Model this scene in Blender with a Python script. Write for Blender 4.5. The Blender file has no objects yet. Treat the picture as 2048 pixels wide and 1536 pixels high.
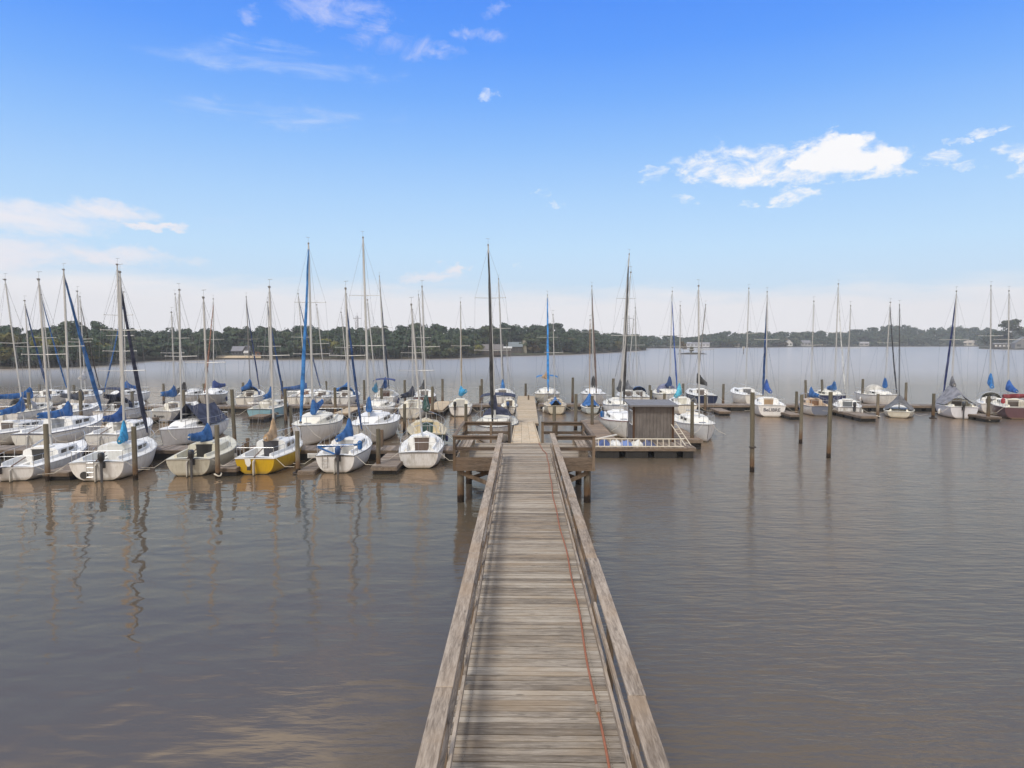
import bpy, math, random
import numpy as np
from mathutils import Vector, Matrix

# ------------------------------------------------------------------ camera, world, sun, exposure
SC = bpy.context.scene
COL = SC.collection
F, CX, CY = 1400.0, 1024.0, 768.0            # focal length and centre of the 2048 x 1536 photograph
HOR = 680.0
H = 6.55                                      # camera height over the water
PITCH = math.atan((CY - HOR) / F)
YAW = math.atan(20.0 / F)
cam_d = bpy.data.cameras.new('camera')
cam_d.sensor_width = 36.0
cam_d.lens = F / 2048.0 * 36.0
cam_d.clip_start = 0.1
cam_d.clip_end = 6000.0
cam = bpy.data.objects.new('camera', cam_d)
COL.objects.link(cam)
cam.location = (0, 0, H)
cam.rotation_euler = (math.pi / 2 - PITCH, 0, YAW)
SC.camera = cam
CM = cam.rotation_euler.to_matrix()

def ray(px, py):
    return CM @ Vector(((px - CX) / F, -(py - CY) / F, -1.0))

def at_z(px, py, z=0.0):
    d = ray(px, py)
    return Vector((0, 0, H)) + d * ((z - H) / d.z)

def at_y(px, py, Y):
    d = ray(px, py)
    return Vector((0, 0, H)) + d * (Y / d.y)

SUN_EL, SUN_AZ = math.radians(52), math.radians(205)     # azimuth clockwise from +Y
sun_d = bpy.data.lights.new('sun', 'SUN')
sun_d.energy = 2.5
sun_d.angle = math.radians(12)
sun_d.color = (1.0, 0.95, 0.88)
sun = bpy.data.objects.new('sun', sun_d)
COL.objects.link(sun)
sv = Vector((math.sin(SUN_AZ) * math.cos(SUN_EL), math.cos(SUN_AZ) * math.cos(SUN_EL), math.sin(SUN_EL)))
sun.rotation_euler = (-sv).to_track_quat('-Z', 'Y').to_euler()

SC.view_settings.view_transform = 'Standard'
SC.view_settings.look = 'None'
SC.view_settings.exposure = 0.0
SC.view_settings.gamma = 1.0
SC.view_settings.use_curve_mapping = False
try:
    SC.cycles.use_denoising = True
    SC.cycles.max_bounces = 8
    SC.cycles.volume_bounces = 0
    SC.cycles.sample_clamp_indirect = 4.0
except Exception:
    pass

class NT:
    """tiny helper for node trees"""
    def __init__(s, tree):
        s.t = tree; s.n = tree.nodes; s.l = tree.links
    def new(s, typ, **kw):
        nd = s.n.new(typ)
        for k, v in kw.items():
            setattr(nd, k, v)
        return nd
    def put(s, sock, val):
        if val is None: return
        if hasattr(val, 'links') or isinstance(val, bpy.types.NodeSocket): s.l.new(val, sock)
        else: sock.default_value = val
    def math(s, op, a, b=None, c=None, clamp=False):
        nd = s.new('ShaderNodeMath', operation=op); nd.use_clamp = clamp
        s.put(nd.inputs[0], a); s.put(nd.inputs[1], b); s.put(nd.inputs[2], c)
        return nd.outputs[0]
    def mix(s, f, a, b, typ='MIX'):
        nd = s.new('ShaderNodeMix', data_type='RGBA', blend_type=typ)
        s.put(nd.inputs[0], f)
        s.put(nd.inputs[6], a if not isinstance(a, tuple) else (*a[:3], 1))
        s.put(nd.inputs[7], b if not isinstance(b, tuple) else (*b[:3], 1))
        return nd.outputs[2]
    def smooth(s, x, lo, hi, olo=0.0, ohi=1.0):
        nd = s.new('ShaderNodeMapRange', interpolation_type='SMOOTHSTEP')
        s.put(nd.inputs[0], x); s.put(nd.inputs[1], lo); s.put(nd.inputs[2], hi); s.put(nd.inputs[3], olo); s.put(nd.inputs[4], ohi)
        return nd.outputs[0]
    def noise(s, vec, scale=1.0, detail=4.0, rough=0.5, dist=0.0, col=False):
        nd = s.new('ShaderNodeTexNoise')
        if vec is not None: s.l.new(vec, nd.inputs['Vector'])
        nd.inputs['Scale'].default_value = scale; nd.inputs['Detail'].default_value = detail
        nd.inputs['Roughness'].default_value = rough; nd.inputs['Distortion'].default_value = dist
        return nd.outputs[1 if col else 0]
    def mapping(s, vec, sc=(1, 1, 1), rot=(0, 0, 0), loc=(0, 0, 0)):
        nd = s.new('ShaderNodeMapping')
        s.l.new(vec, nd.inputs[0]); nd.inputs[1].default_value = loc; nd.inputs[2].default_value = rot; nd.inputs[3].default_value = sc
        return nd.outputs[0]
    def ramp(s, x, stops, interp='LINEAR'):
        nd = s.new('ShaderNodeValToRGB'); cr = nd.color_ramp; cr.interpolation = interp
        while len(cr.elements) < len(stops): cr.elements.new(0.5)
        for e, (p, c) in zip(cr.elements, stops):
            e.position = p; e.color = (*c[:3], 1)
        s.put(nd.inputs[0], x)
        return nd.outputs[0]

# world: Nishita sky graded by height, with cirrus, a cumulus, a horizon bank and high overcast overhead
W = bpy.data.worlds.new('World'); SC.world = W; W.use_nodes = True
wt = NT(W.node_tree); wt.n.clear()
wout = wt.new('ShaderNodeOutputWorld'); bg = wt.new('ShaderNodeBackground'); wt.l.new(bg.outputs[0], wout.inputs[0])
SKY_STR = 0.12
bg.inputs[1].default_value = SKY_STR
sky = wt.new('ShaderNodeTexSky', sky_type='NISHITA')
sky.sun_disc = False; sky.sun_elevation = SUN_EL; sky.sun_rotation = SUN_AZ; sky.ozone_density = 3.0; sky.dust_density = 0.6
tc = wt.new('ShaderNodeTexCoord')
sep = wt.new('ShaderNodeSeparateXYZ'); wt.l.new(tc.outputs['Generated'], sep.inputs[0])
el = wt.math('ARCSINE', sep.outputs[2])
az = wt.math('ARCTAN2', sep.outputs[0], sep.outputs[1])
uv = wt.new('ShaderNodeCombineXYZ'); wt.put(uv.inputs[0], az); wt.put(uv.inputs[1], el); uv = uv.outputs[0]

wn = wt.noise(wt.mapping(uv, (1.0, 1.7, 1)), 26.0, 6.0, 0.62, 0.0, True)
wv = wt.new('ShaderNodeVectorMath', operation='MULTIPLY_ADD'); wt.l.new(wn, wv.inputs[0]); wv.inputs[1].default_value = (0.08, 0.04, 0); wt.l.new(uv, wv.inputs[2])
wv2 = wt.new('ShaderNodeVectorMath', operation='SUBTRACT'); wt.l.new(wv.outputs[0], wv2.inputs[0]); wv2.inputs[1].default_value = (0.04, 0.02, 0)
wsep = wt.new('ShaderNodeSeparateXYZ'); wt.l.new(wv2.outputs[0], wsep.inputs[0]); AZW, ELW = wsep.outputs[0], wsep.outputs[1]

def azel(px, py):
    d = ray(px, py).normalized()
    return math.atan2(d.x, d.y), math.asin(d.z)
def skystops(lst):
    out = []
    for py, c in lst:
        out.append((max(0.0, min(1.0, azel(1024, py)[1] / 0.6)), tuple(1.06 * ((v / 255.0) / 12.92 if v < 10.4 else ((v / 255.0 + .055) / 1.055) ** 2.4) / SKY_STR for v in c)))
    return out
grad = wt.ramp(wt.math('DIVIDE', el, 0.6), skystops([(690, (226, 228, 236)), (600, (206, 228, 248)), (500, (192, 226, 255)), (400, (170, 212, 255)), (300, (142, 194, 255)), (200, (112, 174, 255)), (100, (86, 156, 255)), (-60, (64, 138, 250))]))
base = wt.mix(0.9, sky.outputs[0], grad)
WHITE = tuple(v / SKY_STR for v in (1.0, 1.0, 1.02))
HAZY = tuple(v / SKY_STR for v in (0.975, 0.95, 0.965))

def ellipses(lst):
    acc = None
    for (px, py, rx, ry) in lst:
        u, v = azel(px, py)
        k = 1.0 / math.hypot((px - CX) / F, 1.0)          # pixels shrink in angle away from the centre
        a = wt.math('DIVIDE', wt.math('SUBTRACT', AZW, u), rx / F * k * k)
        b = wt.math('DIVIDE', wt.math('SUBTRACT', ELW, v), ry / F * k)
        q = wt.math('SUBTRACT', 1.0, wt.math('ADD', wt.math('MULTIPLY', a, a), wt.math('MULTIPLY', b, b)))
        acc = q if acc is None else wt.math('MAXIMUM', acc, q)
    return wt.math('MAXIMUM', acc, -3.0)

n_c = wt.noise(wt.mapping(uv, (1.0, 1.9, 1)), 24.0, 12.0, 0.64, 0.4)
m_c = ellipses([(1675, 318, 112, 36), (1682, 292, 70, 32), (1745, 318, 85, 28), (1475, 322, 135, 38), (1400, 343, 60, 18), (1530, 350, 110, 22), (1590, 385, 58, 16), (1640, 352, 70, 14), (1775, 342, 62, 12), (2045, 303, 48, 20)])
m_s = ellipses([(1880, 318, 52, 13), (1962, 262, 32, 11), (1914, 284, 20, 7), (2046, 342, 30, 14), (1375, 402, 30, 9), (970, 191, 24, 15), (1040, 523, 12, 14), (1085, 392, 20, 10), (1570, 408, 24, 8), (2015, 258, 24, 8), (1497, 408, 22, 7), (1115, 407, 18, 6), (1310, 350, 30, 14), (1940, 330, 40, 10)])
cum = wt.smooth(wt.math('ADD', wt.math('MULTIPLY', wt.math('SUBTRACT', n_c, 0.5), 4.2), wt.math('MULTIPLY', wt.math('MINIMUM', m_c, 0.7), 1.0)), 0.0, 1.35)
small = wt.smooth(wt.math('ADD', wt.math('MULTIPLY', wt.math('SUBTRACT', n_c, 0.5), 4.4), wt.math('MULTIPLY', wt.math('MINIMUM', m_s, 0.45), 1.0)), 0.05, 1.5, 0.0, 0.9)
m_b = ellipses([(1672, 312, 112, 34), (1690, 290, 66, 28), (1750, 318, 78, 24), (1610, 322, 40, 16)])
n_b = wt.noise(wt.mapping(uv, (1.0, 1.4, 1)), 40.0, 10.0, 0.6, 0.3)
big = wt.smooth(wt.math('ADD', wt.math('MULTIPLY', wt.math('SUBTRACT', n_b, 0.5), 1.6), m_b), -0.05, 0.7)
n_w = wt.noise(wt.mapping(uv, (1.0, 5.0, 1), (0, 0, -0.10)), 7.0, 12.0, 0.66, 0.9)
m_w = ellipses([(560, 128, 260, 34), (620, 232, 200, 26), (430, 215, 140, 22), (440, 440, 90, 14), (420, 118, 130, 16)])
wisp = wt.smooth(wt.math('ADD', wt.math('MULTIPLY', wt.math('SUBTRACT', n_w, 0.5), 3.2), wt.math('MULTIPLY', m_w, 0.55)), 0.12, 1.5, 0.0, 0.62)
n_t = wt.noise(wt.mapping(uv, (1.0, 1.5, 1), (0, 0, 0.5)), 16.0, 12.0, 0.68, 1.2)
m_t = ellipses([(640, 8, 90, 34), (705, 20, 70, 26), (755, 62, 46, 46), (870, 98, 62, 15), (955, 66, 46, 16), (985, 25, 22, 20), (500, 32, 26, 20), (800, 90, 110, 26)])
tops = wt.smooth(wt.math('ADD', wt.math('MULTIPLY', wt.math('SUBTRACT', n_t, 0.5), 4.0), wt.math('MULTIPLY', m_t, 0.8)), 0.0, 2.2, 0.0, 0.85)
n_l = wt.noise(wt.mapping(uv, (1.0, 2.6, 1), (0, 0, 0.08)), 9.0, 11.0, 0.6, 0.8)
m_l = ellipses([(60, 440, 190, 40), (190, 425, 110, 24), (40, 500, 260, 34), (200, 512, 190, 20), (310, 455, 60, 8), (870, 552, 64, 13), (905, 538, 30, 10)])
left = wt.smooth(wt.math('ADD', wt.math('MULTIPLY', wt.math('SUBTRACT', n_l, 0.5), 2.6), wt.math('MULTIPLY', m_l, 0.9)), -0.35, 1.15, 0.0, 0.95)
n_h = wt.noise(wt.mapping(uv, (1.0, 6.0, 1)), 8.0, 8.0, 0.55, 0.3)
# the pale bank over the horizon climbs a little towards the left
h_top = wt.math('ADD', wt.math('MULTIPLY', wt.math('SUBTRACT', n_h, 0.5), 0.05), wt.math('SUBTRACT', azel(1024, 588)[1], wt.math('MULTIPLY', wt.math('MINIMUM', wt.math('ADD', az, 0.1), 0.0), 0.035)))
band = wt.smooth(wt.math('SUBTRACT', h_top, el), -0.02, 0.022, 0.0, 0.9)
n_o = wt.noise(wt.mapping(tc.outputs['Generated'], (1.0, 1.0, 2.2)), 3.2, 6.0, 0.55, 0.3)
over = wt.math('MULTIPLY', wt.smooth(el, math.radians(25.4), math.radians(33)), wt.smooth(n_o, 0.33, 0.6, 0.62, 1.0))
OVER = wt.mix(wt.smooth(n_o, 0.38, 0.66), tuple(v / SKY_STR for v in (0.76, 0.72, 0.68)), tuple(v / SKY_STR for v in (1.24, 1.18, 1.12)))
c = wt.mix(band, base, HAZY)
c = wt.mix(left, c, tuple(v / SKY_STR for v in (0.90, 0.89, 0.95)))
c = wt.mix(wisp, c, tuple(v / SKY_STR for v in (0.62, 0.74, 1.0)))
c = wt.mix(tops, c, tuple(v / SKY_STR for v in (0.68, 0.72, 0.98)))
c = wt.mix(cum, c, WHITE)
c = wt.mix(small, c, WHITE)
c = wt.mix(big, c, WHITE)
BRIGHT = OVER
# unseen blue-grey cloud above the view, added to tone the water's reflection; bright cloud overhead
# its unseen left part is brighter, to lighten the water's reflection below
REFL_CLOUD = wt.mix(wt.smooth(wt.math('ADD', n_o, wt.smooth(az, 0.0, -0.55, 0.0, 0.24)), 0.46, 0.70), tuple(v / SKY_STR for v in (0.36, 0.50, 0.74)), tuple(v / SKY_STR for v in (1.15, 1.40, 1.72)))
OVER = wt.mix(wt.smooth(el, math.radians(38), math.radians(52)), REFL_CLOUD, OVER)
c = wt.mix(over, c, OVER)
# the lake behind the camera lies under bright cloud too
back = wt.smooth(sep.outputs[1], 0.25, -0.25)
c = wt.mix(back, c, BRIGHT)
wt.l.new(c, bg.inputs[0])

# ------------------------------------------------------------------ helpers
random.seed(7)
def tag(o, label=None, cat=None, group=None, kind=None):
    if label: o['label'] = label
    if cat: o['category'] = cat
    if group: o['group'] = group
    if kind: o['kind'] = kind
    return o
def empty(name, loc=(0, 0, 0), rz=0.0):
    o = bpy.data.objects.new(name, None); COL.objects.link(o)
    o.location = loc; o.rotation_euler = (0, 0, rz); o.empty_display_size = 0.2
    return o

class MB:
    """collects shapes and links them as ONE mesh object"""
    def __init__(s):
        s.v = []; s.f = []; s.m = []; s.a = []; s.mat = 0; s.var = 0.5
    def face(s, idx):
        s.f.append(tuple(idx)); s.m.append(s.mat); s.a.append(s.var)
    def add(s, verts, faces):
        n = len(s.v); s.v.extend([tuple(p) for p in verts])
        for f in faces: s.face([n + i for i in f])
    def box(s, lo, hi, M=None):
        x0, y0, z0 = lo; x1, y1, z1 = hi
        p = [(x0, y0, z0), (x1, y0, z0), (x1, y1, z0), (x0, y1, z0), (x0, y0, z1), (x1, y0, z1), (x1, y1, z1), (x0, y1, z1)]
        if M is not None: p = [M @ Vector(q) for q in p]
        s.add(p, [(0, 3, 2, 1), (4, 5, 6, 7), (0, 1, 5, 4), (1, 2, 6, 5), (2, 3, 7, 6), (3, 0, 4, 7)])
        return s
    def beam(s, a, b, w, h, up=(0, 0, 1)):
        a = Vector(a); b = Vector(b); d = (b - a); L = d.length; d = d / L
        sd = d.cross(Vector(up))
        if sd.length < 1e-4: sd = d.cross(Vector((1, 0, 0)))
        sd.normalize(); u = sd.cross(d)
        M = Matrix.Translation(a) @ Matrix((sd, d, u)).transposed().to_4x4()
        return s.box((-w / 2, 0, -h / 2), (w / 2, L, h / 2), M)
    def tube(s, pts, r, n=8, caps=True, sq=1.0):
        pts = [Vector(p) for p in pts]; k = len(pts)
        rr = r if isinstance(r, (list, tuple)) else [r] * k
        base = len(s.v); prev = None
        for i in range(k):
            t = (pts[min(i + 1, k - 1)] - pts[max(i - 1, 0)])
            if t.length < 1e-9: t = Vector((0, 0, 1))
            t.normalize()
            if prev is None:
                ref = Vector((0, 0, 1)) if abs(t.z) < 0.9 else Vector((1, 0, 0))
                x = t.cross(ref).normalized()
            else:
                x = (prev - t * prev.dot(t))
                x = x.normalized() if x.length > 1e-6 else t.cross(Vector((0, 0, 1))).normalized()
            prev = x; y = t.cross(x)
            for j in range(n):
                a = 2 * math.pi * j / n
                s.v.append(tuple(pts[i] + (x * math.cos(a) + y * math.sin(a) * sq) * rr[i]))
        for i in range(k - 1):
            for j in range(n):
                j2 = (j + 1) % n
                s.face((base + i * n + j, base + i * n + j2, base + (i + 1) * n + j2, base + (i + 1) * n + j))
        if caps:
            s.face([base + j for j in range(n)][::-1]); s.face([base + (k - 1) * n + j for j in range(n)])
        return s
    def loft(s, rings, closed=True, cap0=False, cap1=False):
        n = len(rings[0]); base = len(s.v)
        for r in rings: s.v.extend([tuple(p) for p in r])
        for i in range(len(rings) - 1):
            for j in range(n if closed else n - 1):
                j2 = (j + 1) % n
                s.face((base + i * n + j, base + i * n + j2, base + (i + 1) * n + j2, base + (i + 1) * n + j))
        if cap0: s.face([base + j for j in range(n)][::-1])
        if cap1: s.face([base + (len(rings) - 1) * n + j for j in range(n)])
        return s
    def build(s, name, mats, parent=None, smooth=False, origin=None, bevel=0.0):
        me = bpy.data.meshes.new(name)
        vs = s.v if origin is None else [(p[0] - origin[0], p[1] - origin[1], p[2] - origin[2]) for p in s.v]
        me.from_pydata(vs, [], s.f)
        if not isinstance(mats, (list, tuple)): mats = [mats]
        for mm in mats: me.materials.append(mm)
        if len(mats) > 1: me.polygons.foreach_set('material_index', s.m)
        at = me.attributes.new('var', 'FLOAT', 'FACE'); at.data.foreach_set('value', s.a)
        if smooth:
            me.polygons.foreach_set('use_smooth', [True] * len(me.polygons))
            try: me.set_sharp_from_angle(angle=math.radians(38))
            except Exception: pass
        me.validate(); me.update()
        o = bpy.data.objects.new(name, me); COL.objects.link(o)
        if parent is not None: o.parent = parent
        if origin is not None and parent is None: o.location = origin
        if bevel:
            b = o.modifiers.new('bevel', 'BEVEL'); b.width = bevel; b.segments = 2; b.limit_method = 'ANGLE'
        return o

# ------------------------------------------------------------------ materials
MATS = {}
def mat_base(name):
    m = bpy.data.materials.new(name); m.use_nodes = True
    t = NT(m.node_tree); p = t.n['Principled BSDF']
    return m, t, p
def paint(name, col, rough=0.4, dirt=0.18, stain=0.0, metal=0.0, scale=3.0):
    """painted or moulded surface with faint grime and, for hulls, a scum line at the water"""
    key = (name, col, rough, dirt, stain, metal)
    if key in MATS: return MATS[key]
    m, t, p = mat_base(name)
    tcn = t.new('ShaderNodeTexCoord'); ob = tcn.outputs['Object']
    oi = t.new('ShaderNodeObjectInfo')
    off = t.new('ShaderNodeVectorMath', operation='ADD'); t.l.new(ob, off.inputs[0])
    sc = t.new('ShaderNodeVectorMath', operation='SCALE'); sc.inputs[0].default_value = (37, 21, 11); t.l.new(oi.outputs['Random'], sc.inputs[3]); t.l.new(sc.outputs[0], off.inputs[1])
    v = off.outputs[0]
    n1 = t.noise(t.mapping(v, (1, 1, 0.35)), scale, 8, 0.65)
    n2 = t.noise(t.mapping(v, (5, 5, 0.5)), scale, 4, 0.6)
    d = t.smooth(t.math('ADD', t.math('MULTIPLY', n1, 0.6), t.math('MULTIPLY', n2, 0.4)), 0.42, 0.72)
    dark = tuple(x * f for x, f in zip(col, (0.55, 0.52, 0.45)))
    cc = t.mix(t.math('MULTIPLY', d, dirt * 2.2), col, dark)
    if stain:
        sp = t.new('ShaderNodeSeparateXYZ'); t.l.new(ob, sp.inputs[0])
        zz = t.math('ADD', sp.outputs[2], t.math('MULTIPLY', t.math('SUBTRACT', n2, 0.5), 0.16))
        cc = t.mix(t.smooth(zz, 0.04, 0.22, stain, 0.0), cc, (0.20, 0.15, 0.075))
        cc = t.mix(t.smooth(sp.outputs[2], 0.025, 0.05, 1.0, 0.0), cc, (0.035, 0.032, 0.022))
    t.l.new(cc, p.inputs['Base Color'])
    t.put(p.inputs['Roughness'], t.math('ADD', rough, t.math('MULTIPLY', d, 0.2)))
    p.inputs['Metallic'].default_value = metal
    MATS[key] = m
    return m
def cloth(name, col, fade=0.25):
    key = ('cloth', name, col)
    if key in MATS: return MATS[key]
    m, t, p = mat_base(name)
    ob = t.new('ShaderNodeTexCoord').outputs['Object']
    n = t.noise(ob, 2.2, 6, 0.6); n2 = t.noise(t.mapping(ob, (1, 1, 3)), 5, 5, 0.6, 1.5)
    lite = tuple(min(1, x * 1.25 + 0.03) for x in col)
    dark = tuple(x * 0.7 for x in col)
    cc = t.mix(t.smooth(n, 0.35, 0.65), dark, lite)
    t.l.new(cc, p.inputs['Base Color']); p.inputs['Roughness'].default_value = 0.85
    b = t.new('ShaderNodeBump'); b.inputs['Strength'].default_value = 0.7; b.inputs['Distance'].default_value = 0.08
    t.l.new(n2, b.inputs['Height']); t.l.new(b.outputs[0], p.inputs['Normal'])
    MATS[key] = m
    return m
def wood(name, axis, dark, light, knots=0.5, wet=False, rough=0.85):
    """weathered timber, grain along the axis; each board has its own tone through the attribute var"""
    key = ('wood', name, axis)
    if key in MATS: return MATS[key]
    m, t, p = mat_base(name)
    ob = t.new('ShaderNodeTexCoord').outputs['Object']
    at = t.new('ShaderNodeAttribute'); at.attribute_name = 'var'; var = at.outputs['Fac']
    sh = t.new('ShaderNodeVectorMath', operation='SCALE'); sh.inputs[0].default_value = (71.3, 53.7, 37.1); t.l.new(var, sh.inputs[3])
    ad = t.new('ShaderNodeVectorMath', operation='ADD'); t.l.new(ob, ad.inputs[0]); t.l.new(sh.outputs[0], ad.inputs[1])
    s_ = {'x': (1.7, 15, 15), 'y': (15, 1.7, 15), 'z': (15, 15, 1.7)}[axis]
    g = t.noise(t.mapping(ad.outputs[0], s_), 2.2, 10, 0.68, 0.5)
    s2 = {'x': (0.35, 2.5, 2.5), 'y': (2.5, 0.35, 2.5), 'z': (2.5, 2.5, 0.35)}[axis]
    g2 = t.noise(t.mapping(ad.outputs[0], s2), 2.0, 6, 0.6, 0.8)
    tone = t.math('ADD', t.math('ADD', t.math('MULTIPLY', g, 0.80), t.math('MULTIPLY', g2, 0.62)), t.math('MULTIPLY', t.math('SUBTRACT', var, 0.5), 0.32))
    cc = t.mix(t.smooth(tone, 0.46, 1.0), dark, light)
    mid = tuple((a + b) / 2 for a, b in zip(dark, light))
    warm = (mid[0] * 1.12, mid[1] * 0.98, mid[2] * 0.80)
    cc = t.mix(t.smooth(t.noise(ad.outputs[0], 0.9, 3, 0.5), 0.45, 0.7, 0.0, 0.55), cc, warm)
    if knots:
        vo = t.new('ShaderNodeTexVoronoi', feature='F1'); vo.inputs['Scale'].default_value = 1.0
        s3 = {'x': (1.6, 5.5, 5.5), 'y': (5.5, 1.6, 5.5), 'z': (5.5, 5.5, 1.6)}[axis]
        t.l.new(t.mapping(ad.outputs[0], s3), vo.inputs['Vector'])
        k = t.smooth(vo.outputs['Distance'], 0.05, 0.13, 1.0, 0.0)
        cc = t.mix(t.math('MULTIPLY', k, knots), cc, tuple(x * 0.45 for x in dark))
    if wet:
        sp = t.new('ShaderNodeSeparateXYZ'); t.l.new(t.new('ShaderNodeNewGeometry').outputs['Position'], sp.inputs[0])
        z = t.math('ADD', sp.outputs[2], t.math('MULTIPLY', t.math('SUBTRACT', g2, 0.5), 0.25))
        cc = t.mix(t.smooth(z, 0.9, 1.7, 0.0, 0.55), cc, (0.105, 0.10, 0.070))
        cc = t.mix(t.smooth(z, 0.45, 1.0, 0.8, 0.0), cc, (0.105, 0.058, 0.028))
        cc = t.mix(t.smooth(z, 0.22, 0.34, 1.0, 0.0), cc, (0.018, 0.012, 0.008))
    t.l.new(cc, p.inputs['Base Color']); p.inputs['Roughness'].default_value = rough
    p.inputs['Specular IOR Level'].default_value = 0.25
    b = t.new('ShaderNodeBump'); b.inputs['Strength'].default_value = 0.5; b.inputs['Distance'].default_value = 0.01
    t.l.new(g, b.inputs['Height']); t.l.new(b.outputs[0], p.inputs['Normal'])
    MATS[key] = m
    return m

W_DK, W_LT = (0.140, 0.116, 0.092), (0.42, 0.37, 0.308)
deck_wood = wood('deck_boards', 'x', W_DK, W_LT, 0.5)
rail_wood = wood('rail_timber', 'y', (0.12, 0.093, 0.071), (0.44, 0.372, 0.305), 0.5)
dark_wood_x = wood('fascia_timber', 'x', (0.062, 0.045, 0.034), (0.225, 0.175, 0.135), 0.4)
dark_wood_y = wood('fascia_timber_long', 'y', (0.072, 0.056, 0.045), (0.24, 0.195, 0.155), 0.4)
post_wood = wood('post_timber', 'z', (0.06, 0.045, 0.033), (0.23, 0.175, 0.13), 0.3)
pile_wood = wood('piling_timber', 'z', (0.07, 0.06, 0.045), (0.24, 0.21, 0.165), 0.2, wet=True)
dock_wood = wood('dock_boards', 'x', (0.095, 0.078, 0.066), (0.34, 0.29, 0.25), 0.3)
dock_wood_y = wood('dock_boards_across', 'x', (0.10, 0.075, 0.058), (0.36, 0.285, 0.22), 0.3)
tan_wood = wood('ramp_plywood', 'y', (0.36, 0.29, 0.20), (0.60, 0.50, 0.37), 0.1)
float_black = paint('dock_float', (0.012, 0.012, 0.012), 0.6, 0.3)
chrome = paint('bright_metal', (0.46, 0.47, 0.48), 0.3, 0.1, metal=0.6)
alu = paint('mast_alloy', (0.50, 0.50, 0.49), 0.42, 0.2, metal=0.35)
alu_d = paint('dull_alloy', (0.22, 0.21, 0.20), 0.5, 0.2, metal=0.3)
steel_wire = paint('rigging_wire', (0.24, 0.24, 0.25), 0.5, 0.0, metal=0.3)
glass_dk = paint('tinted_window', (0.025, 0.027, 0.03), 0.12, 0.05)
rope_w = paint('rope', (0.55, 0.52, 0.45), 0.9, 0.2)
# ------------------------------------------------------------------ setting: water
def water():
    m, t, p = mat_base('lake_water')
    ob = t.new('ShaderNodeTexCoord').outputs['Object']
    sp = t.new('ShaderNodeSeparateXYZ'); t.l.new(ob, sp.inputs[0])
    # browner shallows to the near left; near and far tones also stand in for reflected sky
    near_tone = t.smooth(t.math('ADD', sp.outputs[1], t.math('MULTIPLY', sp.outputs[0], 0.25)), 2.0, 27.0, 1.0, 0.0)
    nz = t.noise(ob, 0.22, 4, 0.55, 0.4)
    cc = t.mix(t.math('MULTIPLY', near_tone, t.smooth(nz, 0.25, 0.7, 0.7, 1.0)), (0.080, 0.069, 0.050), (0.084, 0.064, 0.043))
    # wind ripples, stronger in patches and on the right
    patch = t.smooth(t.noise(ob, 0.05, 3, 0.5), 0.35, 0.65)
    side = t.smooth(sp.outputs[0], -10.0, 8.0)
    wind = t.math('ADD', 0.03, t.math('MULTIPLY', t.math('ADD', t.math('MULTIPLY', patch, 0.16), side), 0.8))
    far = t.smooth(sp.outputs[1], 60.0, 160.0)
    wind = t.math('ADD', t.math('MULTIPLY', wind, t.math('SUBTRACT', 1.0, far)), t.math('MULTIPLY', far, 0.34))
    a = t.noise(t.mapping(ob, (0.55, 1.0, 1), (0, 0, 0.15)), 0.9, 1, 0.45, 0.3)
    b = t.noise(t.mapping(ob, (0.30, 1.25, 1), (0, 0, -0.22)), 4.0, 4, 0.52, 0.3)
    c2 = t.noise(t.mapping(ob, (0.6, 1.0, 1), (0, 0, -0.2)), 2.0, 0.5, 0.4, 0.6)
    hgt = t.math('ADD', t.math('MULTIPLY', t.math('MULTIPLY', a, t.math('SUBTRACT', 1.0, t.math('MULTIPLY', far, .6))), 0.036), t.math('ADD', t.math('MULTIPLY', t.math('MULTIPLY', b, wind), 0.030), t.math('MULTIPLY', t.math('MULTIPLY', c2, t.math('SUBTRACT', 1.0, t.math('MULTIPLY', far, .6))), 0.013)))
    bp = t.new('ShaderNodeBump'); bp.inputs['Strength'].default_value = 1.0; bp.inputs['Distance'].default_value = 1.0
    t.l.new(hgt, bp.inputs['Height']); nrm = bp.outputs[0]
    # silty water: a diffuse body under a clear surface whose mirror is tinted warm to grey the blue sky's reflection
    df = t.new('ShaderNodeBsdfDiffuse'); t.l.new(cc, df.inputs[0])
    fr = t.new('ShaderNodeFresnel'); fr.inputs[0].default_value = 2.4; t.l.new(nrm, fr.inputs['Normal'])
    tint = t.ramp(fr.outputs[0], [(.20, (1.0, .66, .42)), (.45, (1.0, .77, .58)), (.85, (1.0, .905, .785))])
    gl = t.new('ShaderNodeBsdfGlossy'); gl.inputs['Roughness'].default_value = .02; t.l.new(nrm, gl.inputs['Normal']); t.l.new(tint, gl.inputs['Color'])
    # ripples finer than a pixel act as a soft second lobe, widest where the wind blows
    g2 = t.new('ShaderNodeBsdfGlossy'); t.l.new(nrm, g2.inputs['Normal']); t.l.new(tint, g2.inputs['Color']); g2.inputs['Roughness'].default_value = .42
    gm = t.new('ShaderNodeMixShader'); t.put(gm.inputs[0], t.math('MAXIMUM', t.math('ADD', .14, t.math('MULTIPLY', side, .14)), t.math('MULTIPLY', far, .75))); t.l.new(gl.outputs[0], gm.inputs[1]); t.l.new(g2.outputs[0], gm.inputs[2])
    mx = t.new('ShaderNodeMixShader'); t.l.new(fr.outputs[0], mx.inputs[0]); t.l.new(df.outputs[0], mx.inputs[1]); t.l.new(gm.outputs[0], mx.inputs[2])
    t.l.new(mx.outputs[0], t.n['Material Output'].inputs['Surface'])
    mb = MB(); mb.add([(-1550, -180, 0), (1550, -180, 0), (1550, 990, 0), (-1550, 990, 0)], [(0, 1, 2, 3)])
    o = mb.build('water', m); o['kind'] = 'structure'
water()

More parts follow.
